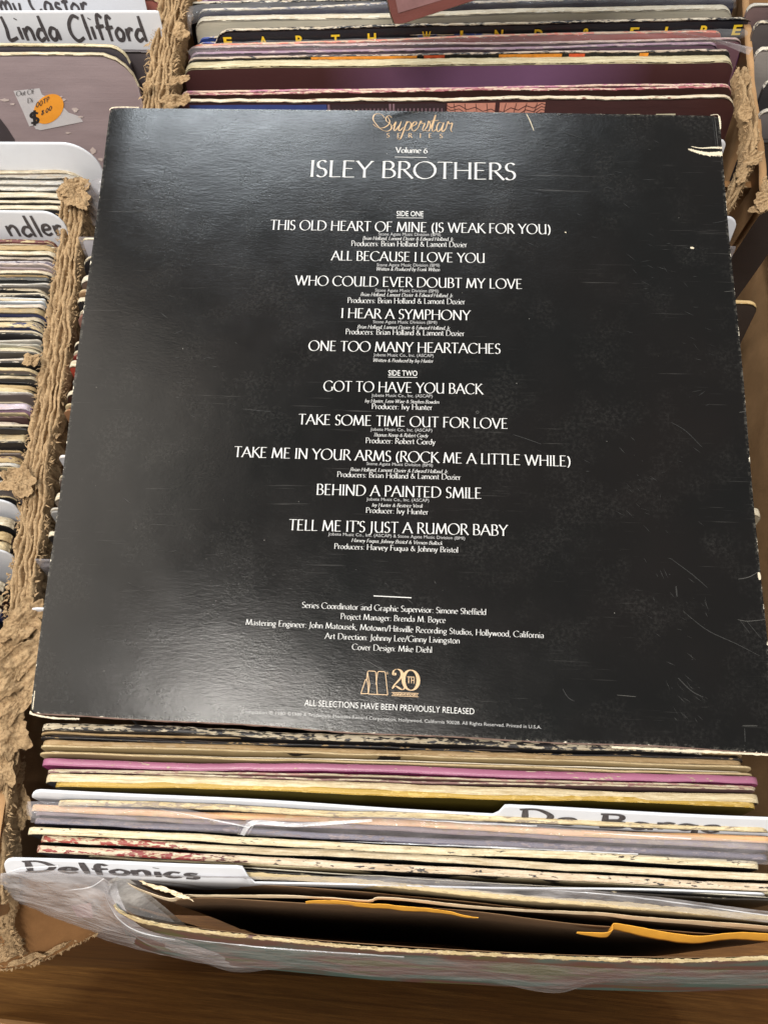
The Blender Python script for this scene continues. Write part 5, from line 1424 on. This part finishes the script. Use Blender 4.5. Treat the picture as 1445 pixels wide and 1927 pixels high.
# right back box: sleeves whose left sides show at the picture's right edge
G5 = 'record sleeves in the box at the upper right'
for k, (xl, v, z, fc, pc, word) in enumerate(((1408, 6, -2.2, rgb(120, 100, 100), C3, 'grey'), (1421, 40, -2.2, rgb(90, 84, 84), C1, 'cream edged'), (1426, 90, -2.4, rgb(150, 144, 140), rgb(226, 222, 210), 'white edged'), (1440, 150, -2.4, rgb(60, 58, 60), C3, 'dark'), (1432, 205, -2.6, rgb(110, 104, 104), C3, 'slate grey'))):
    L0 = at(xl, v, z)
    sleeve(L0, L0 + V((31.4, -.2, 0)), '%s sleeve side at the upper right photo edge, %s from the top' % (word, ORD[k]), fc, pc, .3, .14, t=.4, sw=.6, group=G5, cr=.4, seg=20)
L0 = at(1402, 262, -3.2)
sleeve(L0, L0 + V((31.4, -.2, 0)), 'black glossy sleeve behind the torn cardboard at the right', rgb(50, 46, 46), C3, .0, .1, t=.4, sw=.1, group=G5, cr=.4, seg=20, gloss=.25)

# ------------------------------------------------------------------ plastic film
pf = thing('plastic_sleeve', at(740, 1560, -3), 'loose clear plastic sleeve lying folded across the grey sleeves below the tabbed divider', 'plastic sleeve')
loft('film_sheet', [[(52, 1508, -1.7), (300, 1516, -1.6), (460, 1545, -1.5), (480, 1540, -1.2), (760, 1538, -1.2), (1100, 1560, -1.4), (1460, 1585, -1.4)],
                    [(56, 1530, -1.5), (300, 1530, -1.4), (440, 1556, -1.3), (474, 1553, -1.0), (760, 1556, -1.0), (1100, 1578, -1.2), (1460, 1602, -1.3)],
                    [(58, 1548, -1.8), (300, 1560, -1.8), (445, 1570, -1.8), (470, 1572, -1.7), (760, 1583, -1.7), (1100, 1604, -1.8), (1460, 1628, -1.9)]],
     260, 24, M_POLYG, pf, .05, .9, 5)
loft('film_fold_glint', [[(452, 1570, -1.35), (476, 1544, -1.0), (560, 1548, -.95), (700, 1541, -.95)], [(460, 1573, -1.3), (482, 1552, -.95), (560, 1556, -.9), (700, 1546, -.92)]], 80, 8, M_FOLD_GLINT, pf, .03, 1.5, 6)  # raised fold whose shine is put into its whiter film
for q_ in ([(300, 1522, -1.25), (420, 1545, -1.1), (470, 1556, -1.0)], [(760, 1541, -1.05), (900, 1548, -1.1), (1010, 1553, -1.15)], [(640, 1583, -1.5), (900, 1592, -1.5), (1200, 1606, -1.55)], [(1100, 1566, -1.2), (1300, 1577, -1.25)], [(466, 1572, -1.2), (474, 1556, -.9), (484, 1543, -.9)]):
    loft('film_crease_glint', [q_, [(u, v + 3.0 * math.sin(math.pi * (k_ + .15) / len(q_)), z + .02) for k_, (u, v, z) in enumerate(q_)]], 60, 3, M_FOLD_GLINT, pf, .03, 1.5, 61)  # thin whiter strips along the creases paint the shine streaks of the film
loft('film_end', [[(50, 1512, -1.5), (62, 1520, -1.2), (72, 1530, -1.2)], [(52, 1534, -1.6), (66, 1540, -1.3), (80, 1548, -1.5)]], 24, 12, M_POLY, pf, .05, 2, 7)

pb = thing('plastic_sleeve', at(850, 90, -3), 'clear plastic sleeve over a mauve sleeve in the back box, corner curling at the right', 'plastic sleeve')
loft('film_sheet', [[(352, 96, -2.2), (420, 80, -1.9), (700, 72, -2.0), (1100, 60, -2.0), (1400, 54, -2.0)], [(360, 108, -2.2), (430, 92, -1.8), (700, 88, -1.9), (1100, 74, -1.9), (1405, 66, -1.8)], [(356, 116, -2.4), (430, 108, -2.2), (700, 102, -2.3), (1100, 92, -2.3), (1370, 84, -2.3)]],
     220, 18, M_POLY, pb, .05, 1.1, 15)
loft('film_curl', [[(1260, 64, -1.7), (1330, 78, -1.5), (1412, 94, -1.4)], [(1270, 60, -1.3), (1340, 72, -1.1), (1416, 90, -1.1)], [(1290, 62, -1.5), (1350, 80, -1.3), (1408, 104, -1.4)]], 50, 12, M_POLYG, pb, .03, 1.5, 16)
pc_ = thing('plastic_sleeve', at(850, 20, -3), 'clear glossy plastic cover over the thick cream sleeve at the top', 'plastic sleeve')
loft('film_sheet', [[(362, 30, -2.4), (380, 8, -2.2), (700, 2, -2.2), (1100, -8, -2.2), (1384, -10, -2.2)], [(360, 42, -2.3), (384, 22, -2.0), (700, 14, -2.1), (1100, 4, -2.1), (1384, 2, -2.1)], [(362, 70, -2.9), (384, 40, -2.5), (700, 28, -2.5), (1100, 20, -2.5), (1384, 16, -2.6)]],
     180, 18, M_POLYC, pc_, .05, 1.2, 17)
pl = thing('plastic_sleeve', at(170, 380, -3), 'clear plastic corner sticking out between the torn rim and the black sleeve, upper left', 'plastic sleeve')
loft('film_sheet', [[(152, 362, -1.6), (166, 344, -1.4), (186, 336, -1.5), (230, 338, -1.8)], [(160, 390, -2.4), (172, 380, -2.2), (190, 380, -2.2), (230, 385, -2.4)], [(172, 422, -3.2), (178, 425, -3.2), (190, 430, -3.2), (230, 440, -3.3)]], 30, 30, M_POLYG, pl, .05, 1, 18)

# ------------------------------------------------------------------ gatefold sleeve in its plastic bag at the front
GF = thing('gatefold_sleeve', (17, -13, -33), 'opened cardboard gatefold sleeve with torn inner papers standing frontmost in the box', 'gatefold sleeve')
M_GRAY = worn(rgb(176, 158, 122), rgb(206, 188, 150), .05, .12, .85)
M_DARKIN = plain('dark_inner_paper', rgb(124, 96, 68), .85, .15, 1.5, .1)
M_CREAMP = plain('cream_paper', rgb(228, 208, 176), .8, .08, 2, .2)
M_YELP = plain('yellow_paper', rgb(236, 172, 62), .75, .08, 2, .15)
def down(p, h, ln):
    a = math.radians(ln); return p + V((0, -math.sin(a), -math.cos(a))) * h
def panelsheet(name, top, hs, ln, mat, par, thick, amp=.04, nu=140, nv=26, seed=0, rag=0.0, bend=0.0, hf=None):
    rows = []
    P = [p if isinstance(p, V) else at(*p) for p in top]
    verts, uv = [], []
    for j in range(nv):
        t = (j / (nv - 1)) ** 2; h = t * hs
        for i in range(nu):
            f = i / (nu - 1)
            p = lerp_poly(P, f)
            h = t * hs * (hf(f) if hf else 1)
            q = down(p, h + (rag * (fbm((f * 30, seed, 1)) + .5 * N3(f * 150, seed)) if j == 0 else 0), ln)
            q = q + V((0, -math.cos(math.radians(ln)), math.sin(math.radians(ln)))) * (amp * fbm((f * 5, h * .25, seed)) + bend * math.sin(math.pi * min(1, h / hs)))
            verts.append(q); uv.append((f * 31, h))
    o = mesh(name, verts, grid_faces(nu, nv), mat, par, uv)
    solid(o, thick)
    return o
BACKT = [(228, 1640, -1.9), (300, 1641, -1.9), (480, 1648, -1.9), (700, 1662, -1.9), (960, 1688, -1.9), (1200, 1706, -1.9), (1500, 1733, -1.9)]
panelsheet('back_panel', BACKT, 31, 14, M_GRAY, GF, .16, .03, seed=1, rag=.02)
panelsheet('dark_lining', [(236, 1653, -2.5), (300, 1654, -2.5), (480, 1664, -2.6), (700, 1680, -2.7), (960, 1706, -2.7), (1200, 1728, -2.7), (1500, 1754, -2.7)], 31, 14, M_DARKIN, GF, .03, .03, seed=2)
panelsheet('inner_paper', [(238, 1660, -2.3), (262, 1672, -2.2), (318, 1690, -2.1), (346, 1683, -2.1), (400, 1684, -2.15), (520, 1684, -2.2), (590, 1688, -2.15), (690, 1694, -2.1), (712, 1688, -2.0), (780, 1692, -2.1), (900, 1706, -2.3), (1110, 1716, -2.3), (1200, 1724, -2.3), (1300, 1732, -2.3), (1500, 1748, -2.3)], 1.0, 24, M_CREAMP, GF, .02, .05, 180, 12, 3, .03, hf=lambda f: .32 + .25 * abs(N3(f * 7)) + .9 * max(0, f - .66) * 2)
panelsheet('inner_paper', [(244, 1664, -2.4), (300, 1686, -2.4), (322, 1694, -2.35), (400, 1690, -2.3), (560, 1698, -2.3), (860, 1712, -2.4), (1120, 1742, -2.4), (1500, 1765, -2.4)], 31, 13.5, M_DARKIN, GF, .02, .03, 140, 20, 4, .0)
panelsheet('yellow_paper', [(575, 1697, -2.0), (600, 1694, -1.95), (660, 1697, -2.0), (760, 1706, -2.0), (830, 1713, -2.1), (900, 1727, -2.2)], .62, 24, M_YELP, GF, .02, .04, 80, 10, 5, .02, hf=lambda f: .05 + math.sin(math.pi * min(1, f * .9 + .1)) ** .7)
panelsheet('yellow_paper', [(1085, 1754, -2.1), (1148, 1753, -2.0), (1154, 1738, -1.8), (1190, 1744, -1.9), (1250, 1754, -2.0), (1320, 1761, -2.0), (1400, 1756, -2.0), (1500, 1758, -2.0)], 1.05, 26, M_YELP, GF, .02, .05, 90, 10, 6, .02, hf=lambda f: min(1, .15 + f * 5) * (.95 + .1 * N3(f * 6)))
for (u, v, z, rx, ry, rot, sd) in ((316, 1678, -1.85, 1.2, .10, -.24, 92),):
    scrap(GF, 'inner_paper', at(u, v, z), rx, ry, rot, M_CREAMP, sd, .04, tilt=(.4, 0), thick=.02)

def gate_mat():
    m = NT('front_cover_print')
    v = m.coords('Object', (1, 1, 1), rnd=False)
    n = m.noise(m.coords('Object', (.16, .7, .5), (0, 0, .25), rnd=False), 1.0, 3, .5)
    c = m.mix(m.mapr(n, .40, .50), rgb(74, 96, 90), rgb(96, 66, 60))
    c = m.mix(m.mapr(n, .54, .60), c, rgb(84, 86, 50))
    m.put(m.b.inputs['Base Color'], c); m.b.inputs['Roughness'].default_value = .5
    return m.m
FRT = [(216, 1702, -1.9), (228, 1716, -1.9), (262, 1732, -1.9), (330, 1746, -1.9), (420, 1758, -1.9), (520, 1768, -1.9), (700, 1785, -1.9), (900, 1796, -1.9), (1150, 1806, -1.9), (1300, 1808, -1.9), (1500, 1800, -1.9)]
GATE = gate_mat()
panelsheet('front_panel', FRT, 31, 13.2, GATE, GF, .14, .03, seed=8, rag=.02)
loft('front_artwork', [[(u, v + 2, -2.05) for u, v, z in FRT], [(u + 6 * (u < 400), v + 20, -3.3) for u, v, z in FRT], [(u + 14 * (u < 400), v + 40, -5.0) for u, v, z in FRT], [(u + 22 * (u < 400), v + 58, -7.5) for u, v, z in FRT]], 120, 30, GATE, GF, .03, .5, 88)
fv = [at(u, v, z) + V((0, 0, .02)) for u, v, z in FRT]
torn_ridge(GF, 'frayed_edge', fv, .15, 700, 8, worn(rgb(170, 150, 110), rgb(206, 190, 152), .45, 50, .9), 81, .02, .05, 1, .25)
fv2 = [at(u, v, z) + V((0, 0, .02)) for u, v, z in BACKT]
torn_ridge(GF, 'frayed_edge', fv2, .24, 400, 8, worn(rgb(196, 176, 136), rgb(222, 206, 170), .2, 50, .9), 82, .02, .05, 1, .2)
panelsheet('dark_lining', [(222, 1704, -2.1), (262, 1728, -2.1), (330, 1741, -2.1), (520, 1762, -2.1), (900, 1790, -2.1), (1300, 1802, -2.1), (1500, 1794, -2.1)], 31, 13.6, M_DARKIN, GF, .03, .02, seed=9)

BG = thing('plastic_sleeve', at(500, 1780, -20), 'large wrinkled clear plastic bag wrapped around the frontmost gatefold sleeve', 'plastic sleeve')
loft('film_back', [[(2, 1644, -2.2), (40, 1640, -1.6), (120, 1638, -1.4), (280, 1646, -1.4), (500, 1650, -1.4), (760, 1650, -1.2), (1000, 1668, -1.1), (1200, 1684, -1.1), (1500, 1722, -1.1)],
                   [(0, 1650, -2.3), (60, 1646, -1.9), (200, 1650, -1.8), (300, 1652, -1.8), (500, 1656, -1.7), (760, 1668, -1.7), (1000, 1688, -1.7), (1200, 1708, -1.7), (1500, 1742, -1.7)]], 240, 14, M_BAG, BG, .05, .8, 21)
loft('film_left', [[(2, 1644, -2.2), (50, 1640, -1.8), (120, 1642, -1.6), (190, 1650, -1.5), (212, 1662, -1.4), (224, 1640, -1.4)],
                   [(-4, 1676, -3.6), (60, 1690, -3.4), (130, 1692, -3.0), (196, 1690, -2.2), (206, 1690, -1.9), (222, 1668, -1.9)],
                   [(30, 1700, -6.0), (90, 1718, -5.6), (160, 1738, -5.0), (220, 1744, -3.6), (240, 1746, -2.9), (262, 1740, -2.4)],
                   [(70, 1716, -9), (160, 1752, -9), (250, 1776, -8), (330, 1790, -6), (380, 1796, -5), (400, 1790, -4.4)],
                   [(110, 1732, -12), (200, 1770, -12), (290, 1793, -11), (360, 1808, -9), (420, 1820, -8), (460, 1822, -8)]], 120, 100, M_BAG, BG, .12, .5, 22)
mesh('price_sticker', [at(*p) for p in ((134, 1704, -5.6), (172, 1699, -5.4), (176, 1728, -6.2), (146, 1726, -6.4))], [(0, 1, 2, 3)], plain('faded_red_label', rgb(160, 118, 116), .6, .1, 2, .1), BG, None, False)
loft('film_front', [[(196, 1668, -1.7), (214, 1710, -1.7), (262, 1746, -1.7), (420, 1776, -1.7), (620, 1792, -1.7), (900, 1808, -1.7), (1150, 1822, -1.7), (1500, 1826, -1.8)],
                    [(200, 1700, -2.4), (240, 1746, -2.6), (300, 1776, -2.8), (460, 1798, -3.0), (660, 1812, -3.0), (900, 1826, -3.0), (1150, 1840, -3.0), (1500, 1840, -3.0)],
                    [(230, 1742, -4), (290, 1784, -4.5), (380, 1812, -5), (450, 1830, -5), (560, 1822, -5), (700, 1838, -5), (900, 1846, -5), (1040, 1868, -5), (1150, 1850, -5), (1500, 1856, -5)]], 200, 40, M_POLY, BG, .07, .6, 23)
loft('film_side', [[(204, 1658, -2.0), (216, 1652, -1.8), (232, 1646, -1.8)], [(212, 1690, -2.4), (236, 1696, -2.8), (290, 1690, -3.4)], [(240, 1728, -2.8), (300, 1742, -4), (352, 1742, -5)]], 50, 40, M_MILK, BG, .03, .7, 27)
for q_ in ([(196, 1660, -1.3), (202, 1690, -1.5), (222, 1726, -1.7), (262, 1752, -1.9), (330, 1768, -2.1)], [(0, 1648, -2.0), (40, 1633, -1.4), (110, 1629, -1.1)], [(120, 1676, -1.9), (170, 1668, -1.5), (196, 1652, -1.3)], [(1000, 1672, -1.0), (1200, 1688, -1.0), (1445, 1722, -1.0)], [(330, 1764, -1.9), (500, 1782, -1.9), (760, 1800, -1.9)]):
    loft('film_crease_glint', [q_, [(u, v + 2.6 * math.sin(math.pi * (k_ + .15) / len(q_)), z + .03) for k_, (u, v, z) in enumerate(q_)]], 70, 3, M_FOLD_GLINT, BG, .03, 1.5, 62)  # bag creases drawn as whiter strips, their glint painted in
loft('film_lip', [[(192, 1656, -1.2), (203, 1664, -1.1), (216, 1661, -1.2), (226, 1646, -1.3)], [(200, 1690, -1.5), (216, 1704, -1.5), (250, 1720, -1.7), (330, 1735, -2.2)]], 60, 30, M_POLY, BG, .06, .8, 24)
